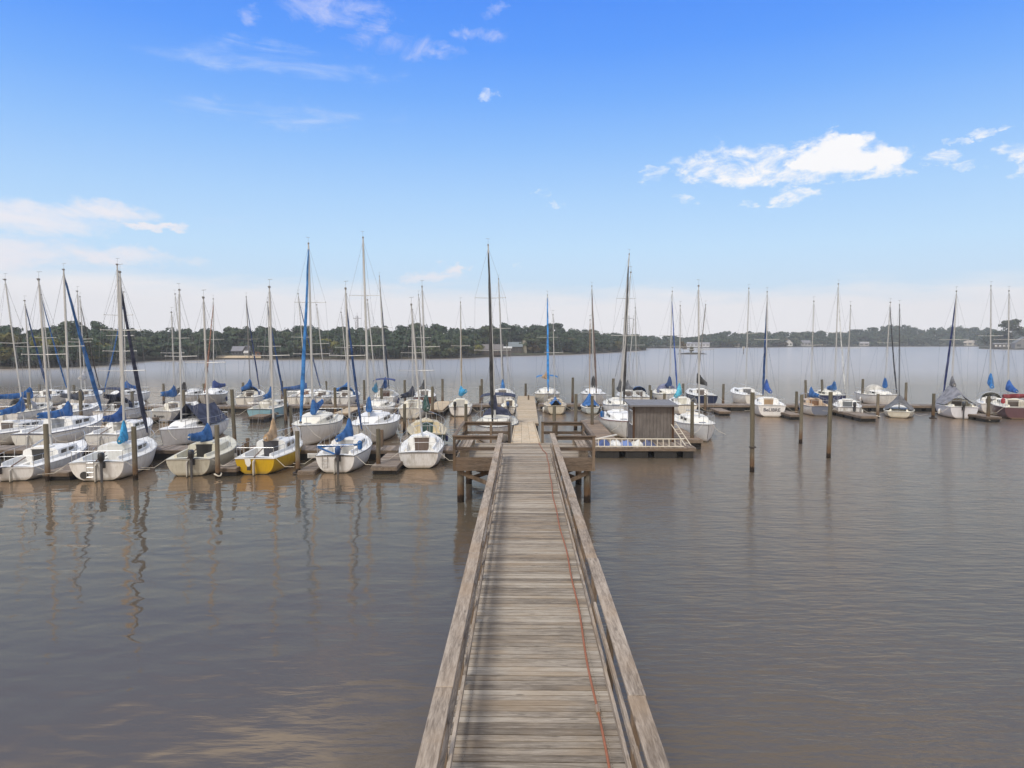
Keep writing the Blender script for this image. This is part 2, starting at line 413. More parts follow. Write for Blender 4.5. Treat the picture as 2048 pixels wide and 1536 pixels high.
# ------------------------------------------------------------------ setting: the wooded far shore
SHORE = [(-700, 752), (-300, 748), (0, 738), (120, 735), (205, 731), (245, 727), (285, 722), (430, 719), (600, 719), (760, 718.5), (900, 717), (960, 715), (1010, 713), (1100, 710.5), (1180, 707.5), (1240, 704), (1292, 700.5)]
FAR = [(1150, 697), (1300, 696.5), (1420, 696), (1560, 694.5), (1700, 693.5), (1850, 693), (1990, 693), (2150, 694), (2800, 695)]
NEARR = [(1958, 697.5), (2000, 698.5), (2048, 699.5), (2200, 703), (2600, 708)]
SKYL = [(-700, 650), (0, 652), (50, 657), (100, 651), (150, 645), (205, 646), (235, 655), (290, 659), (330, 654), (370, 656), (440, 655), (480, 651), (560, 652), (600, 650), (650, 655), (700, 652), (780, 651), (830, 648), (880, 652), (920, 656),
        (960, 650), (1010, 648), (1060, 652), (1110, 650), (1150, 656), (1200, 661), (1240, 667), (1292, 672)]
SKYF = [(1150, 672), (1290, 673), (1400, 672), (1440, 663), (1480, 666), (1530, 661), (1600, 665), (1650, 662), (1690, 664), (1705, 661), (1760, 653), (1815, 651), (1850, 657), (1900, 655), (1990, 658), (2150, 655), (2800, 655)]
def lerp(tab, x):
    if x <= tab[0][0]: return tab[0][1]
    for (a, ya), (b, yb) in zip(tab, tab[1:]):
        if x <= b: return ya + (yb - ya) * (x - a) / (b - a)
    return tab[-1][1]
def shore_pt(tab, px, d=0.0):
    g = at_z(px, lerp(tab, px)); r = math.hypot(g.x, g.y)
    return Vector((g.x, g.y, 0)) * ((r + d) / r)

def land(name, tab, x0, x1, step, rows, mat):
    mb = MB(); xs = list(np.arange(x0, x1 + .1, step)); rings = []
    for d, zf in rows:
        ring = []
        for px in xs:
            q = shore_pt(tab, px, d)
            ring.append((q.x, q.y, zf(px, q) + (random.uniform(-.12, .12) if d > 1 else 0)))
        rings.append(ring)
    mb.loft(rings, closed=False)
    o = mb.build(name, mat, smooth=True); o['kind'] = 'structure'
    return o
def ground_mat(name, a, b, c):
    m, t, p = mat_base(name)
    ob = t.new('ShaderNodeTexCoord').outputs['Object']
    sp = t.new('ShaderNodeSeparateXYZ'); t.l.new(ob, sp.inputs[0])
    n = t.noise(ob, 0.12, 7, 0.65)
    cc = t.mix(t.smooth(n, .35, .65), a, b)
    cc = t.mix(t.smooth(t.math('ADD', sp.outputs[2], t.math('MULTIPLY', n, .3)), 0.35, 0.9, 1.0, 0.0), cc, c)
    t.l.new(cc, p.inputs['Base Color']); p.inputs['Roughness'].default_value = 0.95
    return m
g_mat = ground_mat('shore_earth', (0.035, 0.042, 0.018), (0.06, 0.06, 0.03), (0.05, 0.04, 0.027))
def zhill(sk, dd, cap=99):
    def f(px, q):
        r = q.y
        return max(1.0, min(cap, H + r * (HOR - lerp(sk, px)) / F - 9.5))
    return f
land('shore', SHORE, -700, 1296, 12, [(-1.5, lambda p, q: -.5), (0, lambda p, q: 0.0), (.6, lambda p, q: .35), (5, lambda p, q: 0.8), (25, lambda p, q: 1.2), (60, zhill(SKYL, 60)), (110, zhill(SKYL, 110)), (150, lambda p, q: 1.0), (165, lambda p, q: -2)], g_mat)
land('far_shore', FAR, 1150, 2800, 25, [(-3, lambda p, q: -.6), (0, lambda p, q: 0.0), (1, lambda p, q: .5), (15, lambda p, q: 1.0), (80, zhill(SKYF, 80)), (220, lambda p, q: 1.0), (240, lambda p, q: -2)], g_mat)
land('right_point', NEARR, 1958, 2600, 20, [(-1.5, lambda p, q: -.5), (0, lambda p, q: 0.0), (.8, lambda p, q: .5), (6, lambda p, q: 1.0), (60, lambda p, q: 1.4), (90, lambda p, q: .8), (100, lambda p, q: -2)], g_mat)
# a strip of sandy beach by the lakeside house
mb = MB(); rr = []
for d, z in ((.9, .46), (3.5, .90), (7.5, 1.10)):
    rr.append([tuple(shore_pt(SHORE, px, d * (1 if 436 < px < 520 else .55))[:2]) + (z + .06,) for px in range(432, 527, 6)])
mb.loft(rr, closed=False); o = mb.build('beach', paint('beach_sand', (0.50, 0.40, 0.27), 0.95, 0.2)); o['kind'] = 'structure'

# foliage ------------------------------------------------------------
def leaf_mat(name, cols):
    m, t, p = mat_base(name)
    at = t.new('ShaderNodeAttribute'); at.attribute_name = 'var'
    cc = t.ramp(at.outputs['Fac'], [(i / (len(cols) - 1), c) for i, c in enumerate(cols)])
    t.l.new(cc, p.inputs['Base Color']); p.inputs['Roughness'].default_value = 0.8
    p.inputs['Specular IOR Level'].default_value = 0.2
    return m
L_WOOD = leaf_mat('mixed_foliage', [(0.028, 0.047, 0.033), (0.035, 0.058, 0.038), (0.043, 0.067, 0.039), (0.055, 0.077, 0.040), (0.074, 0.080, 0.040)])
L_YEL = leaf_mat('yellowing_foliage', [(0.10, 0.11, 0.030), (0.14, 0.14, 0.035), (0.17, 0.155, 0.045)])
L_OLI = leaf_mat('olive_foliage', [(0.070, 0.075, 0.028), (0.095, 0.090, 0.034), (0.115, 0.098, 0.040)])
L_RUS = leaf_mat('russet_foliage', [(0.075, 0.060, 0.030), (0.105, 0.080, 0.036), (0.13, 0.095, 0.042)])
L_PIN = leaf_mat('pine_needles', [(0.028, 0.042, 0.022), (0.040, 0.055, 0.028), (0.055, 0.068, 0.034)])
BARK = paint('bark', (0.085, 0.062, 0.045), 0.9, 0.3)

def crown(rng, w, h, n, leaf, kind='round'):
    """leaf clumps as small tilted quads round a set of lobes; returns (n,4,3) corners and (n,) tone"""
    k = 9 if kind != 'pine' else 12
    cs, rs = [], []
    for i in range(k):
        u = rng.random()
        if kind == 'pine':
            zz = 0.42 + 0.58 * u; rad = (1 - 0.55 * u) * 0.5 * w
            a = rng.random() * 6.283; cs.append((math.cos(a) * rad * .62, math.sin(a) * rad * .62, zz * h)); rs.append((0.30 * w * rng.uniform(.6, 1), 0.10 * h * rng.uniform(.7, 1.2)))
        else:
            zz = 0.18 + 0.68 * u; prof = math.sin(math.pi * min(1, max(0.12, (zz + .12) * .86))) ** .7
            a = rng.random() * 6.283; rad = prof * .34 * w * math.sqrt(rng.random())
            cs.append((math.cos(a) * rad, math.sin(a) * rad, zz * h)); rs.append((0.27 * w * rng.uniform(.65, 1.1) * (0.6 + .4 * prof), 0.17 * h * rng.uniform(.7, 1.15)))
    cs = np.array(cs); rs = np.array(rs)
    li = rng.integers(0, k, n)
    d = rng.normal(size=(n, 3)); d /= np.linalg.norm(d, axis=1)[:, None]
    rad = 0.62 + 0.5 * rng.random(n)
    c = cs[li] + d * np.stack([rs[li, 0], rs[li, 0], rs[li, 1]], 1) * rad[:, None]
    nrm = d + rng.normal(scale=.34, size=(n, 3)); nrm /= np.linalg.norm(nrm, axis=1)[:, None]
    t1 = np.cross(nrm, rng.normal(size=(n, 3))); t1 /= np.linalg.norm(t1, axis=1)[:, None] + 1e-9
    t2 = np.cross(nrm, t1)
    sz = leaf * (0.55 + 0.9 * rng.random(n))[:, None]
    asp = (0.6 + .5 * rng.random(n))[:, None]
    q = np.stack([c - t1 * sz - t2 * sz * asp * .4, c + t1 * sz * .5 - t2 * sz * asp, c + t1 * sz + t2 * sz * asp * .5, c - t1 * sz * .4 + t2 * sz * asp], 1)
    tone = np.clip(rng.normal(.45, .12, n) + (rng.random(k)[li] - .5) * .3, 0, 1)
    return q, tone
def quads_obj(name, Q, T, mat, parent=None, loc=None):
    n = len(Q); me = bpy.data.meshes.new(name)
    me.vertices.add(n * 4); me.vertices.foreach_set('co', Q.reshape(-1).astype(np.float32))
    me.loops.add(n * 4); me.loops.foreach_set('vertex_index', np.arange(n * 4, dtype=np.int32))
    me.polygons.add(n); me.polygons.foreach_set('loop_start', np.arange(0, n * 4, 4, dtype=np.int32)); me.polygons.foreach_set('loop_total', np.full(n, 4, dtype=np.int32))
    me.materials.append(mat); me.update(calc_edges=True)
    at = me.attributes.new('var', 'FLOAT', 'FACE'); at.data.foreach_set('value', T.astype(np.float32))
    o = bpy.data.objects.new(name, me); COL.objects.link(o)
    if parent: o.parent = parent
    if loc is not None: o.location = loc
    return o

def forest(name, label, tab, sk, x0, x1, rows, seed, tw, n, leaf, clear=()):
    rng = np.random.default_rng(seed); Qs, Ts = [], []; tr = MB()
    for ri, (d, fh) in enumerate(rows):
        px = x0
        while px < x1:
            q = shore_pt(tab, px, d + rng.uniform(-3, 3)); Z = q.y
            top = H + Z * (HOR - lerp(sk, px)) / F
            lo = 0.9
            ht = min(top - lo, rng.uniform(*tw) * 1.7) * (rng.uniform(.86, 1.04) if fh == 1 else rng.uniform(.78, 1.05))
            zt = (lo + (top - lo) * fh) * rng.uniform(.97, 1.02)
            gz = max(lo - .3, zt - ht)
            if any(x_0 < px < x_1 and d < dm_ for x_0, x_1, dm_ in clear):
                px += 4; continue
            w = rng.uniform(*tw); base = rng.random()
            tone0 = rng.normal(.0, .16)
            Q, T = crown(rng, w, zt - gz, n, leaf, 'pine' if rng.random() < .3 else 'round')
            Q = Q + np.array([q.x, q.y, gz]); Qs.append(Q); Ts.append(np.clip(T + tone0, 0, 1))
            if ri == 0:
                tr.tube([(q.x, q.y, gz - .4), (q.x + rng.uniform(-.3, .3), q.y, gz + (zt - gz) * .55)], [.22, .1], 5)
            px += (w * .47 * F / Z) * rng.uniform(.75, 1.25)
    o = quads_obj(name, np.concatenate(Qs), np.concatenate(Ts), L_WOOD)
    tag(o, label, 'wood', kind='stuff')
    if tr.v:
        t = tr.build('trunks', BARK, o); t['kind'] = 'stuff'
    return o
forest('shore_wood', 'dense dark mixed wood covering the low hill along the near left shore', SHORE, SKYL, -420, 1290, [(4, .55), (12, .68), (22, .78), (40, .9), (72, 1.0)], 3, (6.0, 10.5), 950, .42, [(434, 528, 24), (572, 592, 14), (660, 684, 11), (896, 910, 14), (948, 1062, 26), (1062, 1150, 11)])
forest('far_wood', 'blue grey wood lining the far shore across the lake on the right', FAR, SKYF, 1210, 2120, [(6, .55), (35, .82), (75, 1.0)], 5, (8, 14.5), 620, .7, [(1362, 1424, 13), (1568, 1590, 15), (1600, 1626, 14), (1926, 1956, 20), (1716, 1740, 8)])

def tree(name, label, tab, px, d, ytop, w, mat, kind='round', n=900, leaf=.42, lo=.9, group=None, bare=0.0):
    rng = np.random.default_rng(int(px * 7 + 13)); q = shore_pt(tab, px, d)
    zt = H + q.y * (HOR - ytop) / F
    e = empty(name, (q.x, q.y, lo)); h = zt - lo
    Q, T = crown(rng, w, h * (1 - bare), n, leaf, kind)
    Q = Q + np.array([0, 0, h * bare])
    quads_obj('crown', Q, T, mat, e)
    tr = MB(); tr.tube([(0, 0, -.5), (.1, .05, h * .35), (-.05, .1, h * .8)], [.3, .22, .06], 7)
    for i in range(6):
        a = rng.random() * 6.28; z0 = h * rng.uniform(max(.3, bare), .75)
        tr.tube([(0, 0, z0), (math.cos(a) * w * .2, math.sin(a) * w * .2, z0 + h * .08), (math.cos(a) * w * .36, math.sin(a) * w * .36, z0 + h * .14)], [.1, .06, .02], 5)
    tr.build('trunk', BARK, e)
    tag(e, label, 'tree', group)
tree('tree', 'yellow green tree at the waterline left of the second tall mast', SHORE, 92, 5, 668, 7.0, L_YEL)
tree('tree', 'dark olive tree leaning over the water at the far left edge', SHORE, 14, 4, 664, 8.0, L_OLI)
tree('tree', 'pale olive tree with a low crown on the left headland near its tip', SHORE, 200, 5, 684, 6.0, L_YEL)
tree('tree', 'brown tinged tree between the two leftmost blue furled sails', SHORE, 152, 5, 676, 7.5, L_RUS)
tree('tree', 'dark bushy tree on the very tip of the left headland', SHORE, 240, 5, 690, 5.5, L_OLI)
tree('tree', 'golden green round tree beside the grey houses left of centre', SHORE, 655, 9, 672, 9.0, L_YEL)
tree('tree', 'dark green round tree left of the sandy beach', SHORE, 405, 8, 674, 9.0, L_WOOD)
tree('tree', 'big dark tree standing above the grey lakeside house roof', SHORE, 470, 34, 672, 12.0, L_WOOD)
tree('tree', 'pale green tree on the shore right of the tan furled sail', SHORE, 944, 8, 680, 8.5, L_YEL)
tree('tree', 'russet pointed tree beside the stone chimney tower', SHORE, 1066, 14, 676, 10.0, L_RUS)
tree('tree', 'wide dark brown tree right of the blue furled sail, on the open point', SHORE, 1128, 16, 674, 15.0, L_RUS, n=1300)
tree('tree', 'dark rounded tree at the right end of the open grassy point', SHORE, 1158, 14, 679, 12.0, L_OLI)
tree('tree', 'pale conical tree near the tip of the wooded point', SHORE, 1222, 10, 680, 12.0, L_OLI)
tree('tree', 'brownish low tree on the last spit of the wooded point', SHORE, 1268, 8, 688, 9.0, L_RUS)
tree('tree', 'olive clump of a tree on the far shore right of the white lakeside hall', FAR, 1455, 14, 677, 22.0, L_OLI, leaf=.9)
tree('tree', 'rusty tree on the far shore left of the white steep-roofed house', FAR, 1562, 14, 674, 18.0, L_RUS, leaf=.9)
tree('pine_tree', 'tall pine with a bare trunk and open crown rising above the right point', NEARR, 2022, 26, 637, 15.0, L_PIN, 'round', 800, .7, 1.2, None, .55)
tree('tree', 'dense dark tree at the left end of the right point', NEARR, 1982, 14, 660, 16.0, L_WOOD, n=1400, leaf=.6)
tree('tree', 'dark tree behind the grey roofed house at the right edge', NEARR, 2050, 40, 655, 16.0, L_WOOD, n=1200, leaf=.6)
tree('tree', 'dark middle tree of the right point, under the tall pine', NEARR, 2006, 30, 658, 14.0, L_WOOD, n=1200, leaf=.6)

# houses ------------------------------------------------------------
def house(name, label, tab, px, d, wpx, dep, hw, hr, wall, roof, lo=1.0, gable='x', nwin=3, win=(.05, .055, .06), cat='house', over=.35):
    q = shore_pt(tab, px, d); w = wpx * q.y / F
    e = empty(name, (q.x, q.y, lo)); e.rotation_euler = (0, 0, -math.atan2(q.x, q.y) * .6)
    b = MB(); b.box((-w / 2, 0, -.4), (w / 2, dep, hw))
    if gable == 'y':                      # gable end faces the water
        b.add([(-w / 2, 0, hw), (w / 2, 0, hw), (0, 0, hw + hr), (-w / 2, dep, hw), (w / 2, dep, hw), (0, dep, hw + hr)], [(0, 1, 2), (4, 3, 5)])
    else:
        b.add([(-w / 2, 0, hw), (-w / 2, dep, hw), (-w / 2, dep / 2, hw + hr), (w / 2, 0, hw), (w / 2, dep, hw), (w / 2, dep / 2, hw + hr)], [(1, 0, 2), (3, 4, 5)])
    b.build('wall', paint('house_wall', wall, .8, .25, scale=1.0), e)
    r = MB(); tk = .18
    if gable == 'y':
        for s in (-1, 1):
            r.loft([[(0, -over, hw + hr + .02), (s * (w / 2 + over), -over, hw - hr * over / (w / 2) + .02), (s * (w / 2 + over), -over, hw - hr * over / (w / 2) + tk), (0, -over, hw + hr + tk + .04)],
                    [(0, dep + over, hw + hr + .02), (s * (w / 2 + over), dep + over, hw - hr * over / (w / 2) + .02), (s * (w / 2 + over), dep + over, hw - hr * over / (w / 2) + tk), (0, dep + over, hw + hr + tk + .04)]], True, True, True)
    else:
        for s in (-1, 1):
            y0 = dep / 2; ye = y0 + s * (dep / 2 + over); ze = hw - hr * over / (dep / 2)
            r.loft([[(-w / 2 - over, y0, hw + hr + .02), (-w / 2 - over, ye, ze + .02), (-w / 2 - over, ye, ze + tk), (-w / 2 - over, y0, hw + hr + tk + .04)],
                    [(w / 2 + over, y0, hw + hr + .02), (w / 2 + over, ye, ze + .02), (w / 2 + over, ye, ze + tk), (w / 2 + over, y0, hw + hr + tk + .04)]], True, True, True)
    r.build('roof', paint('house_roof', roof, .7, .25, scale=1.0), e)
    for i in range(nwin):
        x = -w / 2 + w * (i + .5) / nwin; ww = w / nwin * .28
        m = MB(); m.box((x - ww, -.06, hw * .32), (x + ww, .02, hw * .78)); m.build('window', paint('house_window', win, .2, .05), e)
    tag(e, label, cat)
    return e, w
house('lakeside_house', 'low grey roofed lakeside house behind the sandy beach', SHORE, 480, 16, 30, 8, 1.6, 1.5, (.12, .12, .14), (.20, .20, .23), nwin=5)
house('lakeside_house', 'taller grey gable house right of the low house at the beach', SHORE, 492, 12, 11, 6, 1.9, 1.5, (.14, .14, .16), (.22, .22, .25), gable='y', nwin=2)
house('garden_shed', 'small white shed on the lawn between beach and house', SHORE, 492, 8.5, 5, 2, 1.1, .5, (.7, .7, .7), (.5, .5, .5), nwin=1, cat='shed')
house('brick_house', 'small orange brick hut right of the beach', SHORE, 516, 4, 9, 4, 1.5, .5, (.30, .13, .07), (.16, .13, .11), nwin=1)
house('lakeside_house', 'narrow grey porch house standing alone left of the golden tree', SHORE, 581, 9, 11, 6, 3.0, 1.6, (.24, .24, .25), (.17, .17, .18), gable='y', nwin=2)
house('lakeside_house', 'grey cottage half hidden under the golden round tree', SHORE, 668, 7, 12, 6, 1.8, 1.4, (.22, .22, .22), (.2, .2, .22), nwin=2)
house('lakeside_house', 'small white house among the trees left of the tan furled sail', SHORE, 902, 10, 11, 6, 2.6, 1.5, (.5, .5, .5), (.25, .25, .26), nwin=2)
house('boat_house', 'long low brown boathouse with a grey roof at the waterline', SHORE, 978, 3, 54, 8, 1.9, 1.8, (.06, .045, .038), (.15, .14, .14), nwin=6, cat='boathouse')
house('pavilion', 'small shelter with a pale flat roof beside the brown boathouse', SHORE, 1014, 5, 17, 5, 2.2, .5, (.10, .08, .07), (.55, .55, .53), nwin=3)
e_, w_ = house('lodge', 'dark two storey lodge with a blue grey roof and a stone tower', SHORE, 1031, 16, 26, 9, 2.7, 1.8, (.075, .062, .052), (.16, .19, .21), nwin=4, cat='lodge')
mb = MB(); mb.box((w_ / 2 + .3, 2, -1), (w_ / 2 + 2.0, 4.2, 5.4)); mb.build('stone_tower', paint('stone', (.26, .24, .19), .9, .3), e_)
house('waterside_hall', 'long white hall with a grey roof at the water on the far shore', FAR, 1392, 4, 52, 10, 2.7, .8, (.50, .52, .58), (.36, .37, .42), nwin=7, cat='hall', win=(.22, .23, .26))
house('lakeside_house', 'white steep-roofed house among the trees of the far shore', FAR, 1578, 10, 13, 8, 3.0, 3.0, (.62, .62, .62), (.25, .26, .29), gable='y', nwin=2)
house('lakeside_house', 'low grey house with a white front right of the steep-roofed house', FAR, 1612, 8, 18, 8, 3.0, 2.0, (.3, .3, .32), (.2, .2, .23), nwin=3)
house('boat_house', 'tiny white boathouse at the waterline beneath the far wood', FAR, 1474, 2, 9, 5, 2.0, 1.0, (.6, .6, .58), (.35, .35, .36), nwin=1, cat='boathouse')
house('boat_house', 'small grey boathouse left of the twin far masts on the right', FAR, 1728, 2, 18, 5, 2.2, 1.4, (.34, .33, .33), (.3, .3, .32), nwin=2, cat='boathouse')
house('lakeside_house', 'broad pale house with a wide roof at the right end of the far shore', FAR, 1940, 8, 26, 10, 2.8, 2.2, (.50, .47, .42), (.42, .38, .34), nwin=3)
house('lakeside_house', 'grey roofed house on the right point at the picture edge', NEARR, 2052, 12, 36, 10, 3.4, 4.4, (.20, .20, .21), (.17, .175, .185), gable='y', nwin=3)
house('pavilion', 'open white posted pavilion on the right point', NEARR, 2008, 5, 34, 5, 2.6, .7, (.07, .065, .06), (.20, .20, .21), nwin=5, win=(.6, .6, .6), cat='pavilion')

# radio towers, island, beacon
def lattice_tower(label, px, ytop, ybase, Z, w):
    b = at_y(px, ybase, Z); top = at_y(px, ytop, Z)
    e = empty('radio_tower', (b.x, b.y, 0)); m = MB()
    hh = top.z
    for sx, sy in ((-1, -1), (1, -1), (0, 1)):
        m.tube([(sx * w, sy * w, 0), (sx * w * .45, sy * w * .45, hh)], .22, 5)
    k = 14
    for i in range(k):
        z0 = hh * i / k; z1 = hh * (i + 1) / k; a = w * (1 - .55 * i / k)
        m.tube([(-a, -a, z0), (a, -a, z1)], .12, 4); m.tube([(a, -a, z0), (0, a, z1)], .12, 4); m.tube([(-a, -a, z1), (a, -a, z1)], .12, 4)
    m.build('lattice', paint('tower_steel', (.35, .35, .37), .5, .1), e)
    m = MB(); m.tube([(-w * 1.9, 0, hh * .93), (w * 1.9, 0, hh * .93)], .25, 5); m.tube([(0, 0, hh), (0, 0, hh * 1.10)], .12, 4); m.build('antenna', paint('tower_steel', (.35, .35, .37), .5, .1), e)
    tag(e, label, 'tower')
lattice_tower('thin lattice radio tower rising behind the wooded hill left of centre', 715, 632, 690, 520, 1.6)
lattice_tower('lattice radio tower beside the tall mast with the black furled sail', 1255, 632, 692, 560, 2.2)
isl = at_z(1385, 708.5); e = empty('islet', (isl.x, isl.y, 0)); m = MB()
rings = []
for r_, z_ in ((1.0, -.4), (.95, .1), (.7, .5), (.3, .75), (.05, .8)):
    rings.append([(math.cos(a) * 6.8 * r_ * (1 + .15 * math.sin(3 * a)), math.sin(a) * 3.0 * r_, z_) for a in np.linspace(0, 6.283, 20, endpoint=False)])
m.loft(rings, True, False, True); m.build('bank', g_mat, e, True)
rng = np.random.default_rng(4); Q, T = crown(rng, 3.0, 5.6, 260, .3, 'round'); quads_obj('bush', Q + np.array([-4.2, 0, .5]), T, L_RUS, e)
Q, T = crown(rng, 2.2, 3.0, 160, .25, 'round'); quads_obj('bush', Q + np.array([-.5, 0, .5]), T, L_OLI, e)
tag(e, 'tiny low islet with a thin brown bush in the middle of the lake', 'islet')
bp_ = at_z(1487, 708); e = empty('channel_marker', (bp_.x, bp_.y, 0)); m = MB(); m.tube([(0, 0, -.5), (0, 0, 3.4)], .18, 8); m.build('post', pile_wood, e)
m = MB(); m.box((-.6, -.08, 2.4), (.6, .0, 3.5)); m.build('board', paint('marker_board', (.5, .5, .48), .6, .2), e); tag(e, 'lone channel marker post with a pale board out on the lake', 'marker')

# ------------------------------------------------------------------ pier, platform, ramp
PC, PW = 0.185, 0.945                     # pier centre line and half width between the rails
DZ = 1.75
PY0, PY1 = -6.0, 27.9
RT = DZ + 1.05
pier = empty('pier', (PC, PY0, 0)); tag(pier, 'long weathered wooden pier with hand rails running out from the camera', 'pier')
O = (PC, PY0, 0)
mb = MB(); y = PY0; pitch = .137
PX0, PX1 = -2.70, 2.86                    # platform sides, in world x
while y < 32.4:
    mb.var = min(1, max(0, random.gauss(.5, .26))); j = random.uniform(-.008, .008); zz = random.uniform(-.003, .003)
    if y < PY1: x0, x1 = PC - PW - .11, PC + PW + .11
    else: x0, x1 = PX0, PX1
    mb.box((x0 + j, y, DZ - .04 + zz), (x1 + j, y + pitch - random.uniform(.013, .022), DZ + zz))
    mb.mat = 1
    for xx in (PC - .85, PC + .85):
        for yy in (y + .035, y + .092):
            ox = xx + random.uniform(-.012, .012); mb.add([(ox - .005, yy - .005, DZ + .006), (ox + .005, yy - .005, DZ + .006), (ox + .005, yy + .005, DZ + .006), (ox - .005, yy + .005, DZ + .006)], [(0, 1, 2, 3)])
    mb.mat = 0; y += pitch
mb.build('deck', [deck_wood, paint('screw_heads', (.05, .04, .035), .6, .1)], pier, origin=O)
mb = MB()
for x in (PC - .85, PC, PC + .85):
    mb.var = random.random(); mb.box((x - .04, PY0, DZ - .30), (x + .04, PY1 + .3, DZ - .05))
for yy in (28.0, 29.9, 31.9):
    mb.var = random.random(); mb.box((PX0 + .06, yy - .04, DZ - .30), (PX1 - .06, yy + .04, DZ - .05))
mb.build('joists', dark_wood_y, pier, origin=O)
for s in (-1, 1):
    # cap rail in lengths, then two slimmer rails and the posts
    mb = MB(); yy = PY0; ends = [PY0, -1.2, 3.1, 7.35, 12.2, 17.0, 22.0, PY1 + .2]
    if s > 0: ends = [PY0, -2.2, 2.4, 7.2, 11.9, 16.6, 21.8, PY1 + .2]
    for a, b in zip(ends, ends[1:]):
        mb.var = random.uniform(.42, .66); dx = random.uniform(-.008, .008)
        xi = PC + s * (PW - .008) + dx; xo = PC + s * (PW + .182) + dx
        mb.box((min(xi, xo), a + .003, RT - .04), (max(xi, xo), b - .003, RT + random.uniform(-.004, .004)))
    mb.build('cap_rail', rail_wood, pier, origin=O, bevel=.006)
    for hz, off in ((.64, .012), (.27, .0)):
        mb = MB(); a = PY0
        while a < PY1:
            b = min(PY1 + .1, a + random.uniform(3.4, 4.6)); mb.var = random.random(); dx = random.uniform(-.007, .007); dz = random.uniform(-.012, .012)
            xi = PC + s * (PW - .0) + dx; xo = PC + s * (PW + .04) + dx
            mb.box((min(xi, xo), a + .004, DZ + hz - .055 + dz), (max(xi, xo), b - .004, DZ + hz + .035 + dz)); a = b
        mb.build('mid_rail', rail_wood, pier, origin=O)
    yy = PY0 + .4
    while yy < PY1:
        mb = MB(); mb.var = random.random(); x = PC + s * (PW + .088)
        mb.box((x - .045, yy - .045, DZ - .32), (x + .045, yy + .045, RT - .042)); yy += 2.15
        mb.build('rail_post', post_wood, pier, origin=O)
for yy in np.arange(PY0 + 1, PY1 - 1, 3.9):
    for s in (-1, 1):
        mb = MB(); mb.var = random.random(); mb.tube([(PC + s * .8, yy, -2), (PC + s * .8, yy, DZ - .3)], .13, 10); mb.build('pier_pile', pile_wood, pier, True, O)
    mb = MB(); mb.box((PC - 1.05, yy - .05, DZ - .52), (PC + 1.05, yy + .05, DZ - .302)); mb.build('cross_beam', dark_wood_x, pier, origin=O)
